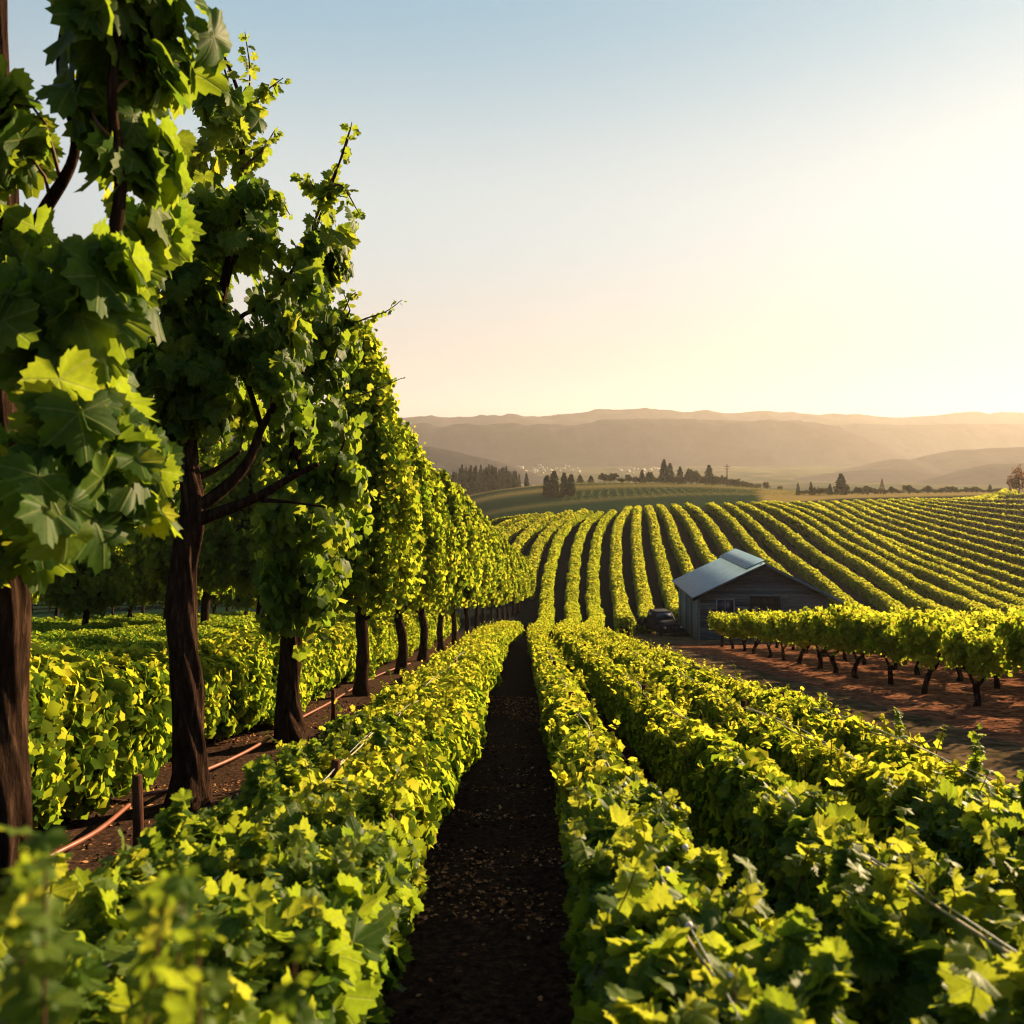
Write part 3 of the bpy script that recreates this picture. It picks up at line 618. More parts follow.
ORD = ["lowest", "second", "third", "fourth", "fifth", "sixth", "seventh", "eighth", "ninth", "tenth", "eleventh", "twelfth", "thirteenth", "fourteenth", "fifteenth", "sixteenth", "seventeenth"]
yr = 603.0; step = 12.5
for k in range(16):
    yr -= step; step *= .93
    xs0 = 812+12*k; y0 = max(502.5-k*.35, 498.5)
    xx = np.linspace(xs0, 1150, 12); yc = y0+(yr-y0)*((xx-xs0)/(1024-xs0))**.86
    HILL.append((f"{ORD[k]} of the narrow close-set vine hedges at the right edge of the hill, counted upward", list(zip(xx, yc))[::-1]))
hp = {}
for k, (label, tr) in enumerate(HILL):
    pts = []
    for px, py in tr:
        h = rayhit(px, py, 1.35, 60, 420)
        if h and (not pts or math.dist(h, pts[-1]) > 3): pts.append(h)
    if len(pts) < 2: print("row lost", k); continue
    d = np.array(pts[-1])-np.array(pts[-2]); d /= max(np.linalg.norm(d), 1e-6); pts.append(tuple(np.array(pts[-1])+d*5))
    pp = spline(pts, 120)
    root = empty("vine_hedge"); tag(root, label, "vine hedge", "vine hedges on the far hillside")
    hedge(root, pp, .62 if k < 18 else .55, 1.5 if k < 18 else 1.3, .05, M['leaf_far'], 1.5, size=lambda Y: max(.2, .0021*Y), lod=lambda Y: 3, seed=30+k, lump=.15, corek=.8)

# rows left of the tall trees
LROW = [(-5.75, .78, 1.75, "tall shaggy vine hedge directly behind the tall tree trunks and the red hose", 3.2),
        (-8.6, .6, 1.35, "vine hedge second behind the tall tree trunks on the left", 6), (-11.4, .6, 1.3, "vine hedge third behind the tall tree trunks on the left", 9),
        (-14.5, .7, 1.3, "vine hedge fourth behind the tall tree trunks on the left", 12), (-18, .7, 1.3, "vine hedge fifth behind the tall tree trunks on the left", 16),
        (-22.5, .8, 1.3, "vine hedge sixth behind the tall tree trunks on the left", 20), (-28, .9, 1.3, "vine hedge seventh behind the tall tree trunks on the left", 26),
        (-34.5, .9, 1.3, "vine hedge farthest behind the tall tree trunks on the left", 32)]
for k, (l, hw, hg, label, y0) in enumerate(LROW):
    pts = [(lat(l, Y), Y) for Y in np.linspace(y0, 66 if k == 0 else 88, 24)]
    root = empty("vine_hedge"); tag(root, label, "vine hedge", "vine hedges in the field left of the tall trees")
    hedge(root, pts, hw, hg, .18 if k == 0 else .15, M['leaf'] if k else M['leaf_row'], 2.2 if k == 0 else 1.5,
          size=lambda Y: max(.095, .0024*Y), lod=lambda Y: 0 if Y < 8.0 and k == 0 else (1 if Y < 15 else (2 if Y < 32 else 3)), shoots=14 if k == 0 else 0, seed=80+k, lump=.34 if k == 0 else .2)
    if k == 0:
        for q, Y in enumerate(np.arange(y0+.6, 34, 1.7)):
            t = Tubes(); x = lat(l, Y)+R.uniform(-.1, .1); zz = Hf(x, Y)
            t.add([(x, Y, zz-.08), (x+.04, Y, zz+.3), (x-.03, Y, zz+.9)], [.06, .045, .04], 8, .2, seed=q); t.build("stem", M['bark'], root)

# ------------------------------------------------------------------ tall trees beside the wide hedge
def P3(px, py, Y): return np.array([(px-CX)/F*Y, Y, (HY-py)/F*Y])
def clusters_to_leaves(L, cents, rad, per, size, lod, rg, rndbias=0.0, hang=.8, vs=1.25):
    k = len(cents)*per
    c = np.repeat(cents, per, axis=0); r = np.repeat(rad, per) if np.ndim(rad) else np.full(k, rad)
    dlt = unit(rg.normal(0, 1, (k, 3)))*(rg.random((k, 1))**.45)*r[:, None]; dlt[:, 2] *= vs
    P = c+dlt; cc = cents.mean(0); outw = P-cc; outw[:, 2] *= .15; outw = unit(outw)
    Nn = unit(outw*.9+rg.normal(0, .55, (k, 3))+np.array([.1, 0, .3])); Tp = rg.normal(0, .45, (k, 3))+np.array([0, 0, -hang])+outw*.25
    ro = np.clip(.42+rndbias+.2*rg.normal(0, 1, k)+.25*np.repeat(rg.normal(0, .6, len(cents)), per), 0, 1)
    L.add(P, Tp, Nn, size*rg.uniform(.6, 1.25, k), lod, ro, rg)
def twigs(T, a, b, rg, r0=.012, sag=.15):
    m = (a+b)/2+rg.normal(0, .08, 3); m[2] += sag*.5
    T.add(spline([a, m, b], 6), np.linspace(r0, r0*.4, 6), 5, capends=False)

def envelope(rg, n, h0, h1, rmax, rtop=.25):
    """cluster centres in a columnar crown, radius profile widest low, pointed top"""
    t = rg.random(n)**.95; h = h0+(h1-h0)*t
    prof = np.interp(t, [0, .08, .25, .55, .8, 1], [.55, .92, 1, .8, .5, .12])
    a = rg.uniform(0, 2*math.pi, n); q = rmax*prof*(.35+.65*rg.random(n)**.5)
    return np.column_stack([np.cos(a)*q, np.sin(a)*q, h])

def column_tree(name, h, rmax, seed, size, lod, ncl, per, trunk_h=2.5, tr=.14, mat='leaf_row', simple=False):
    rg = np.random.default_rng(seed); root = empty(name)
    T = Tubes(); wob = rg.normal(0, .1, (6, 2)); zz = np.linspace(-.15, h*.92, 7)
    tp = np.column_stack([np.r_[0, wob[:, 0]]*np.linspace(.4, 1.4, 7), np.r_[0, wob[:, 1]]*np.linspace(.4, 1.4, 7), zz])
    n = 34 if not simple else 12
    sp = spline(tp, n); hh = sp[:, 2]/h; rad = tr*np.interp(hh, [0, .04, .25, .5, .95], [1.5, 1.05, .85, .5, .1])
    T.add(sp, rad, 14 if not simple else 7, .16, 1.2, seed); cents = envelope(rg, ncl, trunk_h, h, rmax)
    for q in range(9 if not simple else 3):
        i = rg.integers(0, len(cents)); c = cents[i]*np.array([.85, .85, 1]); s0 = max(trunk_h*.75, c[2]-rg.uniform(1.0, 2.2))
        a = sp[np.argmin(abs(sp[:, 2]-s0))]; b = np.array([c[0], c[1], c[2]]); m = a*.55+b*.45; m[2] -= .15
        T.add(spline([a, m, b], 8), np.linspace(tr*.42, tr*.1, 8), 6, .1, seed=q)
    T.build("trunk", M['bark'], root)
    L = Leaves(); clusters_to_leaves(L, cents, rg.uniform(.22, .42, ncl), per, size, lod, rg, .08, vs=1.9)
    # whippy shoots at the rim and top
    for q in range(14 if not simple else 5):
        t = rg.random()**.5; hh = trunk_h+(h-trunk_h)*t; pr = np.interp(t, [0, .25, .6, 1], [.8, 1, .7, .15])*rmax
        a = rg.uniform(0, 6.28); b0 = np.array([math.cos(a)*pr, math.sin(a)*pr, hh]); d = unit(np.array([math.cos(a)*.5, math.sin(a)*.5, 1.1])); ln = rg.uniform(.4, .9)
        m = 7; tt = np.linspace(0, 1, m); pp = b0+d*ln*tt[:, None]
        L.add(pp+rg.normal(0, .06, (m, 3)), rg.normal(0, .6, (m, 3))+np.array([0, 0, -.2]), rg.normal(0, 1, (m, 3)), size*(1-.4*tt), lod, None, rg)
    core = None
    if not simple or True:
        cv = []; th = np.linspace(0, 2*math.pi, 9)[:-1]; hs = np.linspace(.04, .93, 14)
        for t in hs:
            pr = np.interp(t, [0, .08, .25, .55, .8, 1], [.4, .9, 1, .8, .5, .1])*rmax*.56
            for a in th: cv.append((math.cos(a)*pr*(1+.2*math.sin(7*t*3+a*2+seed)), math.sin(a)*pr*(1+.2*math.cos(5*t*3+a*3)), trunk_h+(h-trunk_h)*t))
        i = (np.arange(13)[:, None]*8); j = np.arange(8)[None]; j2 = (j+1) % 8
        A, B_, C_, D_ = (i+j).ravel(), (i+j2).ravel(), (i+8+j2).ravel(), (i+8+j).ravel()
        core = (np.array(cv), np.vstack([np.column_stack([A, B_, C_]), np.column_stack([A, C_, D_])]), M['inner'])
    L.build("crown", M[mat], root, extra=core)
    return root

GT = "tall trees in a row along the red hose"
ORDT = ["fourth", "fifth", "sixth", "seventh", "eighth", "ninth", "tenth", "eleventh", "twelfth", "thirteenth", "fourteenth", "fifteenth", "sixteenth", "seventeenth", "eighteenth"]
spec = [(362, 23.4, 9.6), (400, 30.5, 8.6), (422, 37, 8.3), (441, 44, 8.8), (455, 51, 9.0), (466, 57, 9.0), (476, 62.5, 8.9), (484, 67, 8.5), (491, 70.5, 8.0), (497, 73.5, 7.6), (503, 76, 7.2), (508, 78.5, 6.6), (513, 81, 6.1), (518, 83, 5.6), (523, 85, 5.0)]
prot = {}
for k, (px, Y, h) in enumerate(spec):
    x = (px-CX)/F*Y; label = f"{ORDT[k]} tree back in the tall tree row beside the wide hedge"
    if k < 3:
        t = column_tree("tall_tree", h, 1.55, 200+k, [.115, .13, .145][k], 1 if k == 0 else 2, [430, 410, 390][k], [46, 43, 40][k], 2.7, .17)
    else:
        v = k % 3
        if v not in prot: t = column_tree("tall_tree", 8.8, 1.5, 210+v, .19, 2, 330, 34, 2.6, .15); prot[v] = t
        else: t = copy_tree(prot[v])
        t.scale = (1, 1, h/8.8) if k < 8 else (.8, .8, h/8.8)
        t.rotation_euler.z = k*1.7
    t.location = (x, Y, Hf(x, Y)); tag(t, label, "tree", GT)

# --- first three trees, limb by limb
def hero_tree(label, base, trunk_pts, trunk_r, limbs, cents, rads, per, size, seed, lod=0, extras=(), seg=26, mat=None):
    rg = np.random.default_rng(seed); root = empty("tall_tree", tuple(base)); b = np.asarray(base)
    tag(root, label, "tree", GT)
    T = Tubes(); tp = spline(np.asarray(trunk_pts)-b, 110)
    T.add(tp, np.interp(np.linspace(0, 1, 110), np.linspace(0, 1, len(trunk_r)), trunk_r), seg*2, .17, .9, seed); T.build("trunk", M['bark'], root)
    lim = []
    for pts, r0, r1 in limbs:
        q = spline(np.asarray(pts)-b, 30); t = Tubes(); t.add(q, np.linspace(r0, r1, 30), 12, .14, 1.0, seed+len(lim)); t.build("limb", M['bark'], root); lim.append(q)
    allp = np.vstack(lim+[tp[55:]]); cents = np.asarray(cents)-b
    for c in cents[::3]:
        a = allp[np.argmin(np.linalg.norm(allp-c-np.array([0, 0, -.25]), axis=1))]
        if np.linalg.norm(a-c) < 2.0: tw = Tubes(); twigs(tw, a, c, rg); tw.build('twig', M['twig'], root)
    for pts in extras: 
        e = spline(np.asarray(pts)-b, 16); tw = Tubes(); tw.add(e, np.linspace(.02, .006, 16), 6, capends=False); tw.build('cane', M['twig'], root)
    L = Leaves(); clusters_to_leaves(L, cents, rads, per, size, lod, rg, -.02, 1.0)
    for pts in extras:
        e = spline(np.asarray(pts)-b, 26); k = len(e)
        for rep in range(1 if k > 20 else 2):
            side = rg.normal(0, 1, (k, 3)); side[:, 2] = side[:, 2]*.4-.3
            L.add(e+unit(side)*.07, side, unit(rg.normal(0, .7, (k, 3))+np.array([0, -.6, .4])), size*np.linspace(.9, .38, k)*rg.uniform(.7, 1.1, k), lod, np.clip(.6+rg.normal(0, .15, k), 0, 1), rg)
    L.build("crown", M['leaf_hero'], root, uv=True, smooth_=True)
    return root

def poly_cents(rg, poly, Yc, dY, n):
    """points spread through the volume seen inside a polygon, round depth Yc"""
    poly = np.array(poly, float); out = []; lo, hi = poly.min(0), poly.max(0)
    while len(out) < n:
        p = rg.uniform(lo, hi); c = False; j = len(poly)-1
        for i in range(len(poly)):
            if (poly[i][1] > p[1]) != (poly[j][1] > p[1]) and p[0] < (poly[j][0]-poly[i][0])*(p[1]-poly[i][1])/(poly[j][1]-poly[i][1])+poly[i][0]: c = not c
            j = i
        if c:
            Y = Yc+rg.normal(0, dY); w_ = P3(p[0], p[1], Yc); out.append((w_[0], Y, w_[2]))
    return np.array(out)

rg = np.random.default_rng(71)
# tree 1 (trunk at the left frame edge)
Y1 = 5.0; b1 = np.array([(6-CX)/F*Y1, Y1, 0]); b1[2] = Hf(b1[0], b1[1])
tr1 = [b1+np.array([-.03, 0, -.2]), P3(-2, 900, Y1), P3(8, 800, Y1), P3(-2, 690, Y1), P3(6, 600, Y1), P3(-2, 480, Y1), P3(2, 330, Y1), P3(0, 180, Y1), P3(-4, 20, Y1), P3(-6, -180, Y1)]
tr1r = [.34, .16, .125, .14, .115, .11, .085, .075, .06, .04]
l1 = [([P3(2, 520, Y1), P3(28, 450, 4.9), P3(58, 395, 4.7), P3(95, 310, 4.5), P3(120, 200, 4.4), P3(112, 90, 4.3), P3(128, -40, 4.3)], .055, .018),
      ([P3(2, 300, Y1), P3(40, 220, 4.8), P3(75, 150, 4.7), P3(60, 60, 4.6), P3(85, -60, 4.5)], .04, .015),
      ([P3(2, 420, Y1), P3(-40, 350, 5.1), P3(-90, 260, 5.2), P3(-120, 100, 5.3)], .05, .015),
      ([P3(60, 395, 4.7), P3(90, 430, 4.3), P3(110, 500, 4.1)], .018, .008)]
c1 = np.vstack([poly_cents(rg, [(85, -60), (185, -60), (165, 60), (158, 130), (140, 200), (120, 240), (95, 200), (85, 100), (60, 40)], 4.5, .3, 23),
     poly_cents(rg, [(45, 290), (120, 270), (115, 370), (60, 390)], 4.2, .15, 10), poly_cents(rg, [(80, 400), (128, 390), (128, 490), (95, 530), (70, 470)], 4.0, .15, 12),
     poly_cents(rg, [(-10, 430), (60, 440), (50, 540), (0, 550)], 4.4, .15, 9), poly_cents(rg, [(-10, 40), (25, 40), (30, 150), (-10, 160)], 4.6, .1, 6), poly_cents(rg, [(20, 240), (60, 230), (50, 300), (10, 330)], 4.8, .1, 3), poly_cents(rg, [(-60, 150), (-20, 100), (-20, 500), (-80, 500)], 4.9, .3, 12)])
hero_tree("nearest tall tree, thick furrowed trunk cut by the photo's left edge, huge lobed leaves", b1, tr1, tr1r, l1, c1, rg.uniform(.10, .22, len(c1)), 9, .21, 301, seg=34)
# tree 2
Y2 = 10.9; b2 = np.array([(188-CX)/F*Y2, Y2, 0]); b2[2] = Hf(b2[0], b2[1])
tr2 = [b2+np.array([0, 0, -.2]), P3(191, 770, Y2), P3(186, 700, Y2), P3(184, 640, Y2), P3(183, 570, Y2), P3(192, 510, Y2), P3(188, 430, Y2), P3(206, 350, Y2), P3(228, 270, Y2), P3(240, 180, Y2), P3(240, 100, Y2), P3(212, 30, Y2)]
tr2r = [.36, .19, .18, .18, .16, .15, .10, .07, .055, .04, .025, .008]
l2 = [([P3(192, 522, Y2), P3(225, 510, 10.8), P3(260, 496, 10.7), P3(290, 478, 10.6), P3(318, 464, 10.5)], .085, .03),
      ([P3(192, 510, Y2), P3(222, 490, 10.9), P3(248, 462, 10.9), P3(262, 428, 10.9), P3(290, 380, 11)], .085, .035),
      ([P3(190, 480, Y2), P3(215, 470, 11.1), P3(240, 452, 11.2)], .05, .02),
      ([P3(188, 430, Y2), P3(178, 400, 11), P3(150, 350, 11.2), P3(120, 300, 11.3)], .06, .02),
      ([P3(262, 428, 10.9), P3(235, 330, 11), P3(270, 300, 10.9), P3(305, 250, 10.8), P3(330, 190, 10.7), P3(350, 130, 10.6)], .035, .010),
      ([P3(262, 500, 10.7), P3(290, 502, 10.5), P3(325, 507, 10.4)], .03, .01)]
c2 = np.vstack([poly_cents(rg, [(120, 440), (180, 430), (175, 500), (130, 520)], 11.2, .4, 12), poly_cents(rg, [(222, 110), (252, 100), (262, 160), (268, 225), (300, 275), (312, 340), (308, 415), (270, 430), (215, 420), (160, 450), (150, 400), (165, 300), (198, 200)], Y2, .34, 84),
     poly_cents(rg, [(150, 200), (200, 170), (190, 420), (110, 430), (40, 400), (40, 350), (110, 340)], 11.1, .35, 18),
     poly_cents(rg, [(322, 220), (345, 225), (342, 260), (322, 300), (305, 285)], 10.7, .2, 9)])
ex2 = [[P3(240, 180, Y2), P3(238, 120, Y2), P3(215, 40, 10.8), P3(208, 28, 10.8)], [P3(240, 150, Y2), P3(250, 80, Y2), P3(245, 32, Y2)],
       [P3(300, 260, 10.7), P3(325, 195, 10.7), P3(345, 150, 10.7), P3(352, 122, 10.7)], [P3(245, 120, Y2), P3(262, 95, Y2), P3(283, 78, Y2)], [P3(320, 200, 10.7), P3(340, 185, 10.6), P3(360, 215, 10.6)], [P3(235, 130, 10.8), P3(222, 105, 10.8), P3(205, 92, 10.8)], [P3(240, 170, 10.8), P3(262, 150, 10.8), P3(275, 130, 10.8)], [P3(325, 200, 10.7), P3(312, 185, 10.7), P3(300, 178, 10.7)], [P3(245, 210, 10.8), P3(275, 195, 10.8), P3(290, 215, 10.8)]]
hero_tree("second nearest tall tree, dark straight trunk forking low with two limbs reaching right", b2, tr2, tr2r, l2, c2, rg.uniform(.14, .34, len(c2)), 18, .19, 302, extras=ex2)
# tree 3
Y3 = 15.6; b3 = np.array([(291-CX)/F*Y3, Y3, 0]); b3[2] = Hf(b3[0], b3[1])
tr3 = [b3+np.array([0, 0, -.2]), P3(289, 700, Y3), P3(290, 640, Y3), P3(286, 590, Y3), P3(292, 500, Y3), P3(300, 400, Y3), P3(318, 300, Y3), P3(330, 230, Y3)]
tr3r = [.38, .19, .18, .16, .12, .09, .05, .02]
l3 = [([P3(288, 600, Y3), P3(310, 560, 15.4), P3(325, 500, 15.2), P3(345, 440, 15)], .06, .02), ([P3(292, 480, Y3), P3(262, 440, 15.8), P3(250, 380, 16)], .06, .02), ([P3(298, 420, Y3), P3(330, 360, 15.5), P3(350, 310, 15.4)], .05, .015)]
c3 = np.vstack([poly_cents(rg, [(300, 270), (345, 290), (352, 380), (362, 460), (350, 560), (330, 610), (300, 622), (272, 615), (262, 560), (280, 470), (250, 400), (260, 300)], Y3, .5, 118),
     poly_cents(rg, [(282, 480), (345, 470), (338, 600), (310, 628), (275, 615)], 15.0, .35, 40)])
ex3 = [[P3(350, 330, 15.4), P3(362, 320, 15.4), P3(385, 312, 15.4), P3(402, 300, 15.3)], [P3(345, 400, 15.4), P3(375, 390, 15.4), P3(402, 378, 15.3)], [P3(340, 320, 15.5), P3(350, 298, 15.5), P3(356, 292, 15.5)]]
hero_tree("third tall tree, leaves hanging low round its trunk", b3, tr3, tr3r, l3, c3, rg.uniform(.18, .4, len(c3)), 27, .15, 303, lod=1, extras=ex3, seg=18)

# orchard trees far to the left
ob = [(86, 647), (166, 636), (57, 627), (113, 620), (143, 619), (228, 623), (207, 613), (245, 612), (258, 614), (346, 612), (25, 615), (186, 617), (290, 613), (320, 617), (-30, 640), (-70, 622), (8, 633), (375, 611), (72, 611), (128, 610), (160, 609), (270, 609), (214, 626), (246, 630), (268, 624), (130, 632), (305, 626), (232, 612), (276, 612), (262, 645), (206, 641)]
op = [column_tree("orchard_tree", 9.5, 2.6, 400+v, .3, 3, 330, 30, 2.7, .2, 'leaf_row', True) for v in range(3)]
OL = ["orchard tree with the thickest trunk seen left of the second tall tree", "orchard tree seen close beside the left side of the second tall trunk", "orchard tree standing at the far left near the edge trunk",
      "orchard tree, slim trunk third from the left in the gap", "orchard tree, slim trunk fourth from the left in the gap", "orchard tree centred between the second and third tall trunks"]
used = set()
for k, (px, py) in enumerate(ob):
    Y = min(2210/(py-600), 165); x = (px-CX)/F*Y; v = k % 3
    t = op[v] if v not in used else copy_tree(op[v]); used.add(v)
    t.location = (x, Y, Hf(x, Y)); t.rotation_euler.z = k*2.1; s_ = .85+.3*((k*37) % 10)/10; s_ = 1.38 if py in (645, 641) else s_; t.scale = (s_, s_, s_*(1 if Y < 90 else 1.25))
    tag(t, OL[k] if k < 6 else "far orchard tree whose green crown merges into the leafy mass behind the tall trees", "tree", "orchard trees behind the tall trees")
# fence beyond the orchard
fr = empty("field_fence"); tag(fr, "low grey rail fence at the far end of the left field, under the orchard crowns", "fence")
fx = np.linspace(-118, -18, 34); FY = 150
for k, x in enumerate(fx):
    t = Boxes(); z = Hf(x, FY); t.box(x-.09, x+.09, FY-.09, FY+.09, z-.2, z+2.3); t.build("post", M['post'], fr)
for h in (.6, 1.3, 2.0):
    t = Boxes()
    for a, b in zip(fx[:-1], fx[1:]):
        za, zb = Hf(a, FY), Hf(b, FY); t.hexa([(a, FY-.14, za+h), (b, FY-.14, zb+h), (b, FY-.1, zb+h), (a, FY-.1, za+h), (a, FY-.14, za+h+.22), (b, FY-.14, zb+h+.22), (b, FY-.1, zb+h+.22), (a, FY-.1, za+h+.22)])
    t.build("rail", M['wood_grey'] if 'wood_grey' in M else M['post'], fr)

# stakes and hose along the tall trees
ST = [(137, 7.75, 3.5, 1.0, "dark wooden stake nearest the camera beside the red hose"), (333, 17.6, None, .75, "short dark stake beside the red hose between the third and fourth tall trees"),
      (255, 13.0, None, .5, "low stake by the hose behind the wide hedge")]
for px, Y, _, hh, lab in ST[:2]:
    x = (px-CX)/F*Y; z = Hf(x, Y); t = Tubes()
    t.add([(x, Y, z-.2), (x+.01, Y, z+hh*.5), (x, Y, z+hh)], [.05, .047, .043], 12, .06, seed=int(px)); o = t.build("stake", M['post']); tag(o, lab, "stake", "stakes along the hose")
hp_ = [(22, 868, .02), (60, 850, .05), (100, 828, .06), (140, 796, .1), (165, 790, .1), (200, 772, .03), (232, 758, .02), (262, 742, .03), (300, 718, .03), (330, 702, .04), (360, 684, .03), (385, 672, .02), (410, 663, .02)]
q = []
for px, py, h in hp_:
    Y = (2.6-.06-h)*F/(py-600); x = (px-CX)/F*Y; q.append((x, Y, plane(Y)+.05+h))
q = spline(q, 90); t = Tubes(); t.add(q, .028, 8); o = t.build("hose", M['hose']); tag(o, "red-brown irrigation hose lying on the soil behind the tall trunks", "hose")

# ------------------------------------------------------------------ vines in the red soil field
def field_vine(seed):
    rg = np.random.default_rng(seed); root = empty("field_vine")
    T = Tubes(); w_ = rg.normal(0, .06, (5, 2)); f = rg.uniform(.42, .7)
    base = [(0, 0, -.1), (w_[0, 0], w_[0, 1], .2), (w_[1, 0]*1.3, w_[1, 1], f)]
    T.add(spline(base, 14), np.linspace(.095, .06, 14), 10, .2, 1.5, seed)
    for sx in (-1, 1):
        a = np.array(base[-1]); yv = rg.uniform(.35, .8)*sx
        T.add(spline([a, a+(rg.normal(0, .05), yv*.5, .22), a+(rg.normal(0, .1), yv, .6)], 9), np.linspace(.052, .025, 9), 8, .2, seed=seed+sx)
    if seed % 2: a = np.array([w_[0, 0], w_[0, 1], .22]); T.add(spline([a, a+(-.12, -.2, .2), a+(-.2, -.38, .5)], 8), np.linspace(.05, .015, 8), 7, .15)
    T.build("trunk", M['bark'], root)
    n = 120; cents = np.column_stack([rg.uniform(-.4, .4, n), rg.uniform(-1.02, 1.02, n), 1.22+rg.uniform(-.1, .72, n)])
    cents[:, 2] -= .16*np.abs(np.sin(cents[:, 1]*1.3+seed))*0; L = Leaves(); clusters_to_leaves(L, cents, rg.uniform(.16, .27, n), 20, .105, 2, rg, .12, .6)
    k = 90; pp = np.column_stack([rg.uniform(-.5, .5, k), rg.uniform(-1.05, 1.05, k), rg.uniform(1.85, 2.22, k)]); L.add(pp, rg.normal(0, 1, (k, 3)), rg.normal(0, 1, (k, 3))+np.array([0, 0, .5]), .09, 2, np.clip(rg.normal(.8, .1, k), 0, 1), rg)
    L.build("crown", M['leaf_row'], root); return root
fv = [field_vine(500+v) for v in range(5)]
used = set(); nk = 0
ORDV = ["first", "second", "third", "fourth", "fifth", "sixth", "seventh", "eighth", "ninth", "tenth", "eleventh", "twelfth", "thirteenth", "fourteenth", "fifteenth", "sixteenth", "seventeenth", "eighteenth"]
FRONT = [15.6, 18.1, 20.6, 23.3, 25.7, 27.9, 29.9, 31.9, 34, 36.1, 38.2, 40.4, 42.6, 44.8, 46.9]
for r in range(5):
    l = 11.35+2.62*r; ys = FRONT if r == 0 else np.arange(15.2+(r % 2)*1.1+r*1.1, 46, 2.35)
    for k, Y in enumerate(ys):
        x = l+(0.0118*(Y-25))+R.uniform(-.08, .08); v = (nk*3+r) % 5; px = CX+F*x/Y
        if px > 1180: continue
        t = fv[v] if v not in used else copy_tree(fv[v]); used.add(v); nk += 1
        t.location = (x, Y, Hf(x, Y)+.02); t.rotation_euler.z = (math.pi if R.random() < .5 else 0)+R.uniform(-.12, .12)
        s_ = R.uniform(.93, 1.05); t.scale = (s_, s_, s_*(.96 if r else 1)*np.interp(Y, [28, 40], [1, .84])*R.uniform(.93, 1.06))
        if r == 0:
            fr_ = [q for q in FRONT if CX+F*(l+.0118*(q-25))/q < 1030]; ki = fr_[::-1].index(Y)+1 if Y in fr_ else 0
            lab = f"gnarled vine in the front row on red soil, {ORDV[ki-1]} counted from the barn end" if ki else "gnarled vine in the front row on red soil, beyond the photo's right edge"
        else: lab = f"vine standing in the {ORDV[r]} row back on the red soil, yellow lit top"
        tag(t, lab, "vine", "vines on the red soil field")

# ------------------------------------------------------------------ distant trees
def conifer(seed, columnar=False):
    rg = np.random.default_rng(seed); root = empty("conifer"); T = Tubes(); T.add([(0, 0, -.03), (0, 0, .5), (0, 0, .97)], [.018, .012, .003], 6); T.build("trunk", M['bark'], root)
    L = Leaves(); n = 1500; t = rg.random(n)**1.25*.95
    wid = (.21 if not columnar else .17); pr = np.interp(t, [0, .06, .3, .7, 1], [.5, 1, .85, .42, .02] if not columnar else [.7, 1, 1, .75, .1])*wid
    tier = 1-.35*((t*11) % 1); a = rg.uniform(0, 6.28, n); q = pr*tier*(1+.22*np.sin(a*3+t*20+seed))*(.45+.6*rg.random(n)**.6)
    P = np.column_stack([np.cos(a)*q, np.sin(a)*q, .05+t*.95-q*.15]); Tp = np.column_stack([np.cos(a), np.sin(a), -.35+0*a])+rg.normal(0, .3, (n, 3))
    L.add(P, Tp, rg.normal(0, .4, (n, 3))+np.array([0, 0, 1]), .05*rg.uniform(.6, 1.3, n), 3, None, rg); L.build("crown", M['needle'], root); return root
def broad(seed, mat='broad', name="broadleaf_tree", open_=0):
    rg = np.random.default_rng(seed); root = empty(name); T = Tubes(); T.add([(0, 0, -.03), (.01, 0, .3), (0, 0, .75)], [.03, .02, .006], 7, .1)
    cl = rg.normal(0, 1, (26, 3)); cl = unit(cl)*rg.random((26, 1))**.4*np.array([.42, .42, .36])+np.array([0, 0, .52]); cl[:, 2] = np.maximum(cl[:, 2], .12)
    for c in cl[:8]: T.add(spline([(0, 0, .25), c*np.array([.5, .5, .75]), c], 6), np.linspace(.014, .004, 6), 5)
    T.build("trunk", M['bark'], root); L = Leaves(); per = 100 if not open_ else 30; k = 26*per; c = np.repeat(cl, per, 0)
    P = c+unit(rg.normal(0, 1, (k, 3)))*rg.random((k, 1))**.5*(.13 if not open_ else .11); L.add(P, rg.normal(0, 1, (k, 3)), unit(P-np.array([0, 0, .5]))+rg.normal(0, .5, (k, 3)), .055*rg.uniform(.6, 1.3, k), 3, None, rg)
    L.build("crown", M[mat], root); return root
CON = [conifer(600+i) for i in range(4)]; COL = [conifer(620+i, True) for i in range(3)]; BRO = [broad(640+i) for i in range(4)]; RUS = [broad(660, 'russet', open_=1)]
usedT = set()
def place(kind, px, topy, Y, wpx, label, group, basey=None, rot=0):
    pool = {'c': CON, 'l': COL, 'b': BRO, 'r': RUS}[kind]; src = pool[int(px*7) % len(pool)]
    if src.name in usedT: t = copy_tree(src)
    else: t = src; usedT.add(src.name)
    if basey is not None:
        h_ = rayhit(px, basey, 0, 200, 700)
        if h_: Y = h_[1]
    x = (px-CX)/F*Y; z = Hf(x, Y); top = (HY-topy)/F*Y; hh = top-z
    nat = {'c': .42, 'l': .34, 'b': .95, 'r': .95}[kind]; ww = wpx/F*Y/nat
    t.location = (x, Y, z-.1); t.scale = (ww, ww, hh); t.rotation_euler.z = px*1.3; tag(t, label, "tree", group); return t
GW = "conifers of the small dark wood on the left"
wood = sorted([(452+i*2.45+R.uniform(-.7, .7), 463+R.uniform(0, 6)+(3 if i < 4 else 0)+(2 if i > 22 else 0), 560+R.uniform(-25, 60)) for i in range(27)])
for i, (px, ty, Y) in enumerate(wood): place('c', px, ty, Y, R.uniform(6, 9), "dark conifer packed among others in the small wood left of the hill", GW)
for px, ty, w_ in ((440, 478, 6), (446, 474, 7), (434, 480, 6), (519, 473, 5)): place('c', px, ty, 560, w_, "small dark conifer at the thin edge of the hill's left wood", GW)
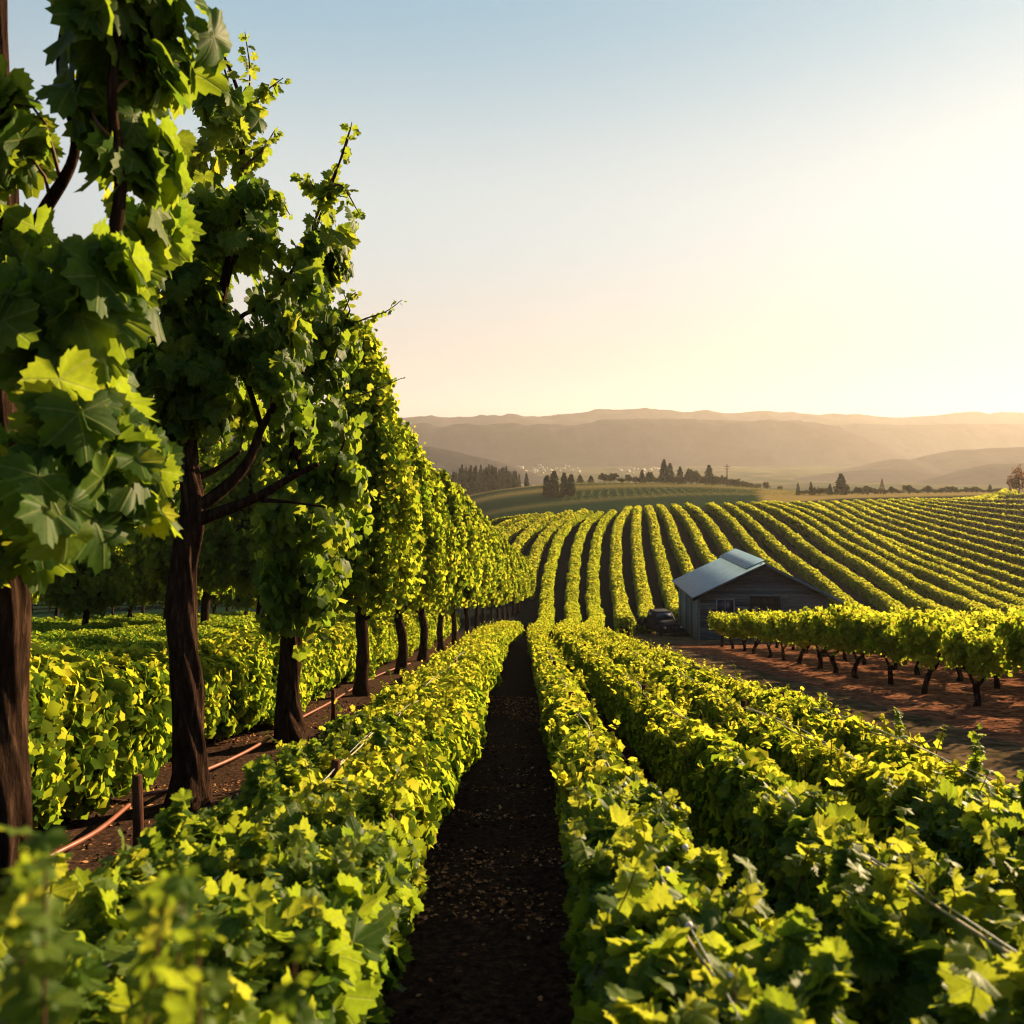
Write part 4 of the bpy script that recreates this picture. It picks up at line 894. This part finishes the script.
ND = [('c', 526.5, 472, 6, "lone slim conifer just right of the small wood"), ('l', 547, 474, 9, "left tree of the two dark columnar trees on the green slope"), ('l', 554, 469.5, 11, "tallest dark columnar tree on the green slope"),
 ('l', 564, 471, 8, "slim columnar tree in the second clump on the green slope"), ('l', 571, 473, 9, "rightmost columnar tree in the second clump on the green slope"),
 ('c', 580, 474, 8, "small conical tree on the crest just right of the columnar clumps"), ('c', 591, 475, 8, "second small conical tree on the crest right of the columnar clumps"),
 ('b', 604, 471, 14, "rounded tree starting the line of trees along the hill crest"), ('b', 614, 472, 13, "rounded tree beside the first one of the crest line"), ('b', 629, 473.5, 10, "small round bush-like tree left of the tallest crest conifer"),
 ('c', 642, 469, 8, "medium conifer left of the tallest crest conifer"), ('b', 650, 470.5, 11, "round tree touching the medium conifer on the crest"), ('c', 664, 458, 12, "tallest pointed conifer on the hill crest"), ('c', 670, 462, 11, "conifer leaning against the tallest one on the crest"),
 ('c', 680, 465.5, 10, "dark conifer next right of the tallest pair on the crest"), ('b', 689, 467, 11, "broad tree in the thick of the crest line"), ('b', 697, 469, 12, "second broad tree in the thick of the crest line"), ('c', 709, 464, 13, "wide dark conifer right of the broad trees on the crest"),
 ('b', 717, 475, 8, "low shrubby tree right of the wide dark conifer"), ('b', 724, 473, 9, "upright bushy tree beside the thin mast"), ('b', 735, 476.5, 12, "rounded tree right of the thin mast"), ('b', 743, 479, 10, "low rounded tree farther right of the thin mast"),
 ('b', 752, 482, 11, "flat low tree where the crest line thins out"), ('b', 766, 481, 9, "isolated round tree right of the crest line"), ('b', 780, 484.5, 7, "tiny isolated tree between the round tree and the right-hand line")]
for kind, px, ty, w_, lab in ND:
    by = {547: 497, 554: 498, 564: 496, 571: 495.5}.get(px)
    place(kind, px, ty, 462, w_, lab, "trees along the middle hill crest" if by is None else "columnar trees on the green slope", basey=by)
ND2 = [('c', 798, 482, 5, "very slim tree at the left start of the right-hand tree line"), ('c', 811, 481, 6, "slim tree left of the large right conifer"), ('b', 819, 485.5, 12, "low round tree left of the large right conifer"), ('c', 830, 483, 6, "narrow upright tree just left of the large right conifer"),
 ('c', 841, 472.5, 15, "large pointed conifer standing out of the right-hand tree line"), ('b', 846, 484, 9, "low tree at the foot of the large right conifer"), ('b', 858, 486, 10, "small tree right of the large right conifer"), ('b', 868, 484, 19, "widest round tree left of the small pylon"),
 ('b', 892, 485, 13, "round tree just right of the small pylon"), ('b', 909, 484, 17, "second round tree right of the small pylon"), ('b', 928, 484, 15, "third round tree right of the small pylon"), ('b', 941, 487, 9, "fourth, lower tree right of the small pylon"), ('b', 951, 484.5, 12, "fifth round tree right of the small pylon"),
 ('b', 966, 486.5, 12, "sixth hazy tree right of the small pylon"), ('b', 977, 486, 12, "seventh hazy tree right of the small pylon"), ('c', 990, 484, 6, "slim hazy tree left of the big russet tree"), ('b', 1003, 487, 9, "hazy low tree next to the big russet tree"), ('b', 884, 488, 9, "low tree at the foot of the small pylon")]
for kind, px, ty, w_, lab in ND2: place(kind, px, ty, 350, w_, lab, "hazy trees along the right-hand crest")
for px in (609, 623, 636, 646, 656, 675, 685, 693, 702, 714, 720, 730, 739, 748, 757): place('b', px, 473.5+max(0, px-712)*.17+R.uniform(0, 3), 470, R.uniform(10, 14), "small dark tree merged into the band of trees along the middle crest", "filler trees of the middle crest band")
for px in (804, 815, 825, 852, 863, 875, 900, 918, 935, 946, 958, 972, 983, 996, 1010): place('b', px, 487+R.uniform(0, 2.5), 360, R.uniform(10, 15), "small hazy tree merged into the band of trees along the right-hand crest", "filler trees of the right-hand crest band")
place('r', 1019, 458, 285, 24, "big open russet-leaved tree on the knoll at the right edge", None)
def spire(name, px, topy, Y, label, lattice):
    x = (px-CX)/F*Y; z = Hf(x, Y); h = (HY-topy)/F*Y-z; root = empty(name, (x, Y, z)); tag(root, label, "mast" if not lattice else "pylon")
    if lattice:
        w_ = h*.16
        for sx, sy in ((-1, -1), (1, -1), (1, 1), (-1, 1)):
            t = Tubes(); t.add([(sx*w_, sy*w_, 0), (sx*w_*.35, sy*w_*.35, h*.6), (0, 0, h)], [.16, .12, .08], 5); t.build("leg", M['post'], root)
        t = Tubes()
        for q in range(1, 7):
            f = q/8; a = w_*(1-f*1.05)
            for (a0, a1) in (((-a, -a), (a, -a)), ((a, -a), (a, a)), ((a, a), (-a, a)), ((-a, a), (-a, -a))): t.add([(a0[0], a0[1], h*f), (a1[0], a1[1], h*f)], .07, 4)
        t.build("bracing", M['post'], root)
    else:
        t = Tubes(); t.add([(0, 0, 0), (0, 0, h*.5), (0, 0, h)], [.35, .3, .2], 8); t.build("pole", M['post'], root)
        t = Tubes(); t.add([(-1.6, 0, h*.9), (1.6, 0, h*.9)], .18, 6); t.add([(-1.2, 0, h*.78), (1.2, 0, h*.78)], .18, 6); t.build("crossarm", M['post'], root)
spire("mast", 727, 464, 462, "thin tall mast rising among the crest trees", False)
spire("pylon", 882, 478, 350, "small lattice pylon poking above the hazy right tree line", True)

# town in the haze
M['townwall'] = solid("pale_render", [(0.3, (0.22, 0.2, 0.18)), (0.7, (0.42, 0.38, 0.34))], 1, .8, 0)
M['townroof'] = solid("town_roof", [(0.3, (0.3, 0.2, 0.16)), (0.7, (0.5, 0.4, 0.34))], 1, .8, 0)
def house_proto():
    root = empty("town_house"); b = Boxes(); b.box(-5, 5, -4, 4, -1, 5); b.build("wall", M['townwall'], root)
    V = [(-5.4, -4.4, 5), (5.4, -4.4, 5), (5.4, 4.4, 5), (-5.4, 4.4, 5), (-5.4, 0, 8), (5.4, 0, 8)]
    mk("roof", V, [(0, 1, 5), (0, 5, 4), (2, 3, 4), (2, 4, 5), (1, 2, 5), (0, 4, 3), (0, 2, 1), (0, 3, 2)], M['townroof'], root); return root
hpz = house_proto(); first = True
for i in range(90):
    if i < 58: px = R.uniform(470, 570)+R.uniform(-16, 16); Y = R.uniform(1850, 2330)
    elif i < 78: px = R.uniform(615, 670); Y = R.uniform(1750, 2150)
    else: px = R.uniform(520, 570); Y = R.uniform(1000, 1300)
    x = (px-CX)/F*Y; t = hpz if first else copy_tree(hpz); first = False
    s_ = R.uniform(.35, .85) if Y > 1500 else R.uniform(.25, .5)
    t.location = (x, Y, Hf(x, Y)); t.rotation_euler.z = R.uniform(0, 3); t.scale = (s_*1.3, s_, s_)
    tag(t, "tiny pale house among the town roofs in the hazy valley", "house", "houses of the hazy valley town")

# distant vineyard texture on the middle hill
rg = np.random.default_rng(77); L = Leaves(); P = []
for xr in np.arange(20, 130, 3.6):
    Ys = np.arange(330, 450, 1.5); xx = xr+ (Ys-330)*.10+rg.normal(0, .2, len(Ys)); zz = H(xx, Ys); P.append(np.column_stack([xx, Ys, zz+.6]))
P = np.vstack(P); P = np.repeat(P, 2, 0)+rg.normal(0, .5, (len(P)*2, 3))*np.array([1, 1, .5])
L.add(P, rg.normal(0, 1, P.shape), rg.normal(0, 1, P.shape)+np.array([0, 0, .6]), .33, 3, rg.uniform(0, .45, len(P)), rg)
M['leaf_dist'] = leaf_mat('distant_vine_leaf', [(0, (0.03, 0.045, 0.015)), (1, (0.10, 0.09, 0.03))], [(0, (0.10, 0.11, 0.02)), (1, (0.26, 0.2, 0.04))], 0.4)
o = L.build("distant_vines", M['leaf_dist']); tag(o, "thin dotted vine rows covering the top of the middle hill", "vines", kind="stuff")

# ------------------------------------------------------------------ barn
def plank(name, base, dark, scale, stretch):
    m = solid(name, [(0.3, dark), (0.7, base)], scale, .9, .5, .01, stretch); t = m.node_tree
    df = [n for n in t.nodes if n.type == 'BSDF_DIFFUSE'][0]; src = df.inputs[0].links[0].from_socket
    ge = N(t, "ShaderNodeNewGeometry"); mr = N(t, "ShaderNodeMapRange"); mr.inputs[3].default_value = .55; mr.inputs[4].default_value = 1.45
    t.links.new(ge.outputs["Random Per Island"], mr.inputs[0]); vm = N(t, "ShaderNodeVectorMath", operation='SCALE')
    t.links.new(src, vm.inputs[0]); t.links.new(mr.outputs[0], vm.inputs[3]); t.links.new(vm.outputs[0], df.inputs[0]); return m
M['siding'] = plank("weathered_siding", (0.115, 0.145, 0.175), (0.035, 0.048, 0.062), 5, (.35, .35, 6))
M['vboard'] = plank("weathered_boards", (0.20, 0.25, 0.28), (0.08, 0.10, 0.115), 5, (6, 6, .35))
M['trimw'] = plank("grey_trim", (0.20, 0.22, 0.23), (0.1, 0.115, 0.12), 7, (3, 3, .5))
M['metal'] = solid("dull_blue_roof_metal", [(0.3, (0.03, 0.10, 0.17)), (0.55, (0.07, 0.17, 0.26)), (0.68, (0.12, 0.17, 0.20)), (0.8, (0.16, 0.10, 0.065))], 2.0, .5, .08, .02, (1, 1, 1), metal=.1, spec=.4)
M['glass'] = solid("dark_glass", [(0.3, (0.01, 0.018, 0.05)), (0.7, (0.02, 0.035, 0.09))], 3, .12, 0, spec=.6)
M['dooruse'] = plank("dark_door_boards", (0.035, 0.034, 0.036), (0.010, 0.010, 0.012), 6, (6, 6, .3))
FXL, FY0 = (699-CX)/F*55.0, 55.0
bz = -(640-HY)/F*55.0
barn = empty("barn", (FXL, FY0, bz), math.radians(-1.5)); tag(barn, "weathered grey board barn with blue metal gable roof behind the vine row", "barn")
W_, D_, EH, RH = 8.2, 7.4, 2.95, 4.95; rx = 4.15
def slope(x): return EH+(RH-EH)*(x/rx if x < rx else (W_-x)/(W_-rx))
# front wall: lap boards clipped to the gable, round the openings
ops = [(1.15, 2.2, 1.75, 2.6), (3.35, 5.1, .1, 2.75)]
b = Boxes(); z = 0.0; hgt = .2
while z < RH-.05:
    z1 = min(z+hgt, RH-.03); zt = z1
    def xr(zz): 
        if zz <= EH: return 0.0, W_
        f = (zz-EH)/(RH-EH); return rx*f, W_-(W_-rx)*f
    a0, a1 = xr(z); c0, c1 = xr(zt)
    if z < EH < zt: c0, c1 = xr(zt)
    cuts = sorted([(o[0], o[1]) for o in ops if o[2] < z+.1 < o[3]]); xs_ = [a0]+[v for c in cuts for v in c]+[a1]; xt_ = [c0]+[v for c in cuts for v in c]+[c1]
    for q in range(0, len(xs_), 2):
        x0, x1, t0, t1 = xs_[q], xs_[q+1], xt_[q], xt_[q+1]
        b.hexa([(x0, -.05, z), (x1, -.05, z), (x1, .04, z), (x0, .04, z), (t0, -.028, zt-.004), (t1, -.028, zt-.004), (t1, .04, zt-.004), (t0, .04, zt-.004)])
    z = z1
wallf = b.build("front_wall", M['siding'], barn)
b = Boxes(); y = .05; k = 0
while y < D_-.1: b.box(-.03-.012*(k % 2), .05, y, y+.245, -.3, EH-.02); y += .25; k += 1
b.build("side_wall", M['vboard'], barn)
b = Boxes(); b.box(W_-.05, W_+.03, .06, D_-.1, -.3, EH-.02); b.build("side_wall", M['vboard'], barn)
mk("back_wall", [(0.05, D_, -.3), (W_-.05, D_, -.3), (W_-.05, D_, EH), (rx, D_, RH), (.05, D_, EH), (0.05, D_-.1, -.3), (W_-.05, D_-.1, -.3), (W_-.05, D_-.1, EH), (rx, D_-.1, RH), (.05, D_-.1, EH)],
   [(0, 1, 2), (0, 2, 3), (0, 3, 4), (5, 7, 6), (5, 8, 7), (5, 9, 8)], M['vboard'], barn)
b = Boxes(); b.box(-.07, .07, -.09, .0, -.3, EH); b.build("corner_board", M['trimw'], barn, .008)
b = Boxes(); b.box(W_-.1, W_+.06, -.09, .0, -.3, EH); b.build("corner_board", M['trimw'], barn, .008)
b = Boxes(); b.box(.05, W_-.05, -.02, .03, -.6, -.001); b.build("foundation", M['dooruse'], barn)
def roof_sheet(xa, za, xb, zb, y0, y1, th, nr):
    """corrugated sheet from eave (xa,za) to ridge (xb,zb)"""
    ys = np.linspace(y0, y1, nr*4+1); rb = .022*np.where(np.arange(len(ys)) % 4 == 0, 1, 0); V = []
    for yy, r_ in zip(ys, rb): V += [(xa, yy, za+r_), (xb, yy, zb+r_), (xa, yy, za-th), (xb, yy, zb-th)]
    F_ = []
    for i in range(len(ys)-1):
        o = i*4; F_ += [(o, o+1, o+5, o+4), (o+2, o+6, o+7, o+3), (o, o+4, o+6, o+2), (o+1, o+3, o+7, o+5)]
    n = (len(ys)-1)*4; F_ += [(0, 2, 3, 1), (n, n+1, n+3, n+2)]; return V, F_
sl_ = (RH-EH)/rx; ov = .5
V, F_ = roof_sheet(-ov, EH-ov*sl_+.08, rx, RH+.08, -.5, D_+.35, .05, 14); mk("roof", V, F_, M['metal'], barn)
sr = (RH-EH)/(W_-rx); V, F_ = roof_sheet(W_+.85, EH-.85*sr+.08, rx+.002, RH+.077, -.5, D_+.35, .05, 14); mk("roof", V, F_, M['metal'], barn)
V, F_ = roof_sheet(rx-1.15, RH+.08-1.15*sl_+.15, rx+.05, RH+.24, -.1, D_+.4, .06, 13); mk("ridge_sheet", V, F_, M['metal'], barn)
b = Boxes(); 
b.hexa([(-ov, -.56, EH-ov*sl_-.12), (rx, -.56, RH-.12), (rx, -.505, RH-.12), (-ov, -.505, EH-ov*sl_-.12), (-ov, -.56, EH-ov*sl_+.05), (rx, -.56, RH+.05), (rx, -.505, RH+.05), (-ov, -.505, EH-ov*sl_+.05)]); b.build("fascia", M['dooruse'], barn)
b = Boxes(); b.hexa([(rx+.01, -.56, RH-.12), (W_+.85, -.56, EH-.85*sr-.12), (W_+.85, -.505, EH-.85*sr-.12), (rx+.01, -.505, RH-.12), (rx+.01, -.56, RH+.05), (W_+.85, -.56, EH-.85*sr+.05), (W_+.85, -.505, EH-.85*sr+.05), (rx+.01, -.505, RH+.05)]); b.build("fascia", M['siding'], barn)
# window and double door
b = Boxes(); x0, x1, z0, z1 = ops[0]
b.box(x0-.08, x1+.08, -.1, -.052, z1, z1+.09); b.box(x0-.08, x1+.08, -.1, -.052, z0-.09, z0); b.box(x0-.08, x0, -.1, -.052, z0, z1); b.box(x1, x1+.08, -.1, -.052, z0, z1)
wf = b.build("window", M['trimw'], barn)
b = Boxes(); b.box(x0, x1, .0, .02, z0, z1); b.build("pane", M['glass'], wf)
b = Boxes(); b.box((x0+x1)/2-.025, (x0+x1)/2+.025, -.04, -.002, z0, z1); b.build("glazing_bar", M['trimw'], wf)
x0, x1, z0, z1 = ops[1]; b = Boxes(); b.box(x0-.1, x1+.1, -.1, -.052, z1, z1+.11); b.box(x0-.1, x0, -.1, -.052, z0, z1); b.box(x1, x1+.1, -.1, -.052, z0, z1); df = b.build("door", M['dooruse'], barn)
for s0, s1 in ((x0, (x0+x1)/2-.01), ((x0+x1)/2+.01, x1)):
    b = Boxes(); xq = s0
    while xq < s1-.05: b.box(xq, min(xq+.135, s1), .0, .04, z0, z1); xq += .145
    b.box(s0, s1, -.03, -.002, z0+.3, z0+.42); b.box(s0, s1, -.03, -.002, z1-.5, z1-.38); b.build("leaf", M['dooruse'], df)
b = Boxes(); b.box(x0+.2, x0+.32, -.045, -.031, z0+.5, z1-.55); b.box(x0+.38, x0+.43, -.045, -.031, z0+.5, z1-.55); b.box(x0+1.0, x0+1.06, -.045, -.031, z0+.5, z1-.55); b.build("batten", M['trimw'], df)

# ------------------------------------------------------------------ old pickup
M['paint'] = solid("faded_dark_blue_paint", [(0.3, (0.006, 0.008, 0.018)), (0.7, (0.010, 0.013, 0.024))], 5, .8, .05, spec=.08)
M['rubber'] = solid("tyre_rubber", [(0.3, (0.01, 0.01, 0.01)), (0.7, (0.025, 0.025, 0.025))], 9, .9, .3)
M['lamp'] = solid("headlamp_glass", [(0.3, (0.55, 0.55, 0.5)), (0.7, (0.75, 0.75, 0.7))], 5, .15, 0, spec=.7)
M['chrome'] = solid("worn_chrome", [(0.3, (0.06, 0.06, 0.06)), (0.7, (0.18, 0.18, 0.18))], 7, .5, 0, metal=.9)
TY = 63.0; tx = (660-CX)/F*TY; truck = empty("pickup_truck", (tx, TY, Hf(tx, TY)+.07), math.radians(14)); tag(truck, "old dark blue pickup truck parked left of the barn", "pickup truck")
def loft(secs):
    """secs: (y, [(x,z)...]) closed right-to-left outlines"""
    V = []; F_ = []; n = len(secs[0][1])
    for y, o in secs: V += [(x, y, z) for x, z in o]
    for i in range(len(secs)-1):
        for j in range(n): F_.append((i*n+j, i*n+(j+1) % n, (i+1)*n+(j+1) % n, (i+1)*n+j))
    m = len(secs)-1
    return V, F_, [tuple(range(n))[::-1], tuple(m*n+j for j in range(n))]
def loftobj(name, secs, mat, parent, bev=.03):
    V, F_, caps = loft(secs); me = bpy.data.meshes.new(name); me.from_pydata(V, [], F_+caps); me.materials.append(mat); me.update()
    o = bpy.data.objects.new(name, me); C.objects.link(o); o.parent = parent
    b_ = o.modifiers.new("bevel", 'BEVEL'); b_.width = bev; b_.segments = 3; b_.limit_method = 'ANGLE'
    for p_ in me.polygons: p_.use_smooth = True
    return o
def sec(y, w, z0, z1, c=.12): return (y, [(-w, z0), (w, z0), (w, z1-c), (w-c, z1), (-w+c, z1), (-w, z1-c)])
loftobj("hood", [sec(-2.25, .55, .62, 1.12), sec(-1.6, .62, .6, 1.2), (sec(-.9, .72, .6, 1.24))], M['paint'], truck)
loftobj("cab", [sec(-.9, .84, .5, 1.22), sec(-.88, .84, .5, 1.26), sec(-.55, .76, .5, 1.78, .18), sec(.45, .76, .5, 1.82, .18), sec(.6, .82, .5, 1.25), ], M['paint'], truck)
loftobj("bed", [sec(.66, .85, .55, 1.08, .04), sec(2.4, .85, .55, 1.08, .04)], M['paint'], truck)
mk("windscreen", [(-.66, -.905, 1.27), (.66, -.905, 1.27), (.56, -.60, 1.70), (-.56, -.60, 1.70), (-.66, -.88, 1.27), (.66, -.88, 1.27), (.56, -.575, 1.70), (-.56, -.575, 1.70)], [(0, 1, 2, 3), (4, 7, 6, 5), (0, 4, 5, 1), (3, 2, 6, 7), (0, 3, 7, 4), (1, 5, 6, 2)], M['glass'], truck)
for sx in (-1, 1):
    loftobj("fender", [sec(-2.2, .17, .55, .85, .08), sec(-1.8, .19, .55, 1.0, .1), sec(-1.3, .19, .5, .96, .1), sec(-.9, .16, .45, .7, .08)], M['paint'], truck).location.x = sx*.74
    loftobj("rear_fender", [sec(1.0, .1, .5, .75, .06), sec(1.5, .12, .5, .98, .08), sec(2.0, .1, .5, .8, .06)], M['paint'], truck).location.x = sx*.93
    t = Tubes(); t.add([(sx*.62, -2.36, .93), (sx*.62, -2.33, .93), (sx*.62, -2.2, .93)], [.10, .115, .10], 16); h_ = t.build("headlight", M['chrome'], truck)
    t = Tubes(); t.add([(sx*.62, -2.372, .93), (sx*.62, -2.362, .93)], [.06, .095], 16); t.build("lens", M['lamp'], h_)
    b = Boxes(); b.box(sx*.775-.006, sx*.775+.006, -.4, .3, 1.3, 1.66); b.build("side_window", M['glass'], truck)
    for yy in (-1.7, 1.5):
        t = Tubes(); t.add([(sx*.8-.11, yy, .36), (sx*.8-.09, yy, .36), (sx*.8+.09, yy, .36), (sx*.8+.11, yy, .36)], [.3, .36, .36, .3], 24); wh = t.build("wheel", M['rubber'], truck)
        t = Tubes(); t.add([(sx*.8+sx*.09, yy, .36), (sx*.8+sx*.125, yy, .36)], [.2, .15], 18); t.build("rim", M['chrome'], wh)
b = Boxes()
for q in range(8): b.box(-.4+q*.11, -.36+q*.11, -2.29, -2.255, .68, 1.04)
b.build("grille", M['chrome'], truck); b = Boxes(); b.box(-.85, .85, -2.46, -2.38, .42, .56); b.box(-.5, -.42, -2.38, -2.2, .44, .54); b.box(.42, .5, -2.38, -2.2, .44, .54); b.build("bumper", M['chrome'], truck, .02)
b = Boxes(); b.box(-.75, .75, -2.2, 2.3, .4, .5); b.build("chassis", M['rubber'], truck)
# low timber stack by the barn wall
for q in range(3):
    x, Y = (679-CX)/F*60.5, 60.5; z = Hf(x, Y)+.08; b = Boxes()
    b.box(-.75, .75, -.55, -.45, 0, .09); b.box(-.75, .75, .45, .55, 0, .09); b.box(-.75, .75, -.05, .05, 0, .09)
    for s_ in range(6): b.box(-.74+s_*.25, -.55+s_*.25, -.6, .6, .091, .115)
    o = b.build("pallet", M['dooruse']); o.location = (x+.05*q, Y, z+q*.118); o.rotation_euler.z = .2+.15*q
    tag(o, ["bottom pallet of the dark stack between pickup and barn", "middle pallet of the dark stack between pickup and barn", "top pallet of the dark stack between pickup and barn"][q], "pallet", "pallets between pickup and barn")

# ------------------------------------------------------------------ litter (doubling as sun patches) and clods in the near alleys
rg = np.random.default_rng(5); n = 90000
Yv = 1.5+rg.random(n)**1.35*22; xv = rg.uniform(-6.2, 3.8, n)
pt = fbm(xv*.55+.3*Yv, Yv*1.25, 3, 61); keep = rg.random(n) < np.clip((pt-.47)*5, 0.02, .75); Yv, xv = Yv[keep], xv[keep]; n = len(xv); zz = gzf(xv, Yv)  # litter bunched into patches that imitate sunlight reaching the shaded soil
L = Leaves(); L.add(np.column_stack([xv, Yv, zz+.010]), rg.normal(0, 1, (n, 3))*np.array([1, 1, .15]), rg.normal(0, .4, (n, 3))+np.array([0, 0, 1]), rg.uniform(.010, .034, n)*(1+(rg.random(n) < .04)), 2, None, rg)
o = L.build("sun_patch_litter", M['litter']); tag(o, "dry brown leaves in brightened patches standing in for sunlight on the alley soil", "leaf litter", kind="stuff")
n = 6500; Yv = 1.5+rg.random(n)**1.2*24; xv = rg.uniform(-6.5, 14, n); zz = gzf(xv, Yv)
ico = np.array([[0, 0, 1], [.9, 0, .3], [.28, .85, .3], [-.73, .53, .3], [-.73, -.53, .3], [.28, -.85, .3], [0, 0, -.6]]); it = [(0, 1, 2), (0, 2, 3), (0, 3, 4), (0, 4, 5), (0, 5, 1), (6, 2, 1), (6, 3, 2), (6, 4, 3), (6, 5, 4), (6, 1, 5)]
V = (np.column_stack([xv, Yv, zz])[:, None]+rg.uniform(.012, .045, (n, 1, 1))*ico[None]*rg.uniform(.6, 1.3, (n, 7, 3))).reshape(-1, 3)
T = (np.array(it)[None]+(np.arange(n)*7)[:, None, None]).reshape(-1, 3)
o = mk("soil_clods", V, T, M['ground']); tag(o, "loose dark clods scattered on the tilled soil", "soil clods", kind="stuff")
a_ = o.data.attributes.new("cover", 'FLOAT_VECTOR', 'POINT')

# ------------------------------------------------------------------ haze
hz = Boxes(); hz.box(-3900, 3900, -90, 4150, -140, 320)
m, t = nt("haze_air"); pv = N(t, "ShaderNodeVolumePrincipled"); pv.inputs["Color"].default_value = (.93, .86, .85, 1)
pv.inputs["Density"].default_value = 0.80e-4; pv.inputs["Anisotropy"].default_value = 0.42
oo = N(t, "ShaderNodeOutputMaterial"); t.links.new(pv.outputs[0], oo.inputs["Volume"])
o = hz.build("haze", m); tag(o, "warm morning haze filling the valley air", "haze", kind="stuff")
print("polys", sum(len(x.data.polygons) for x in C.objects if x.type == 'MESH'), "objs", len(C.objects))
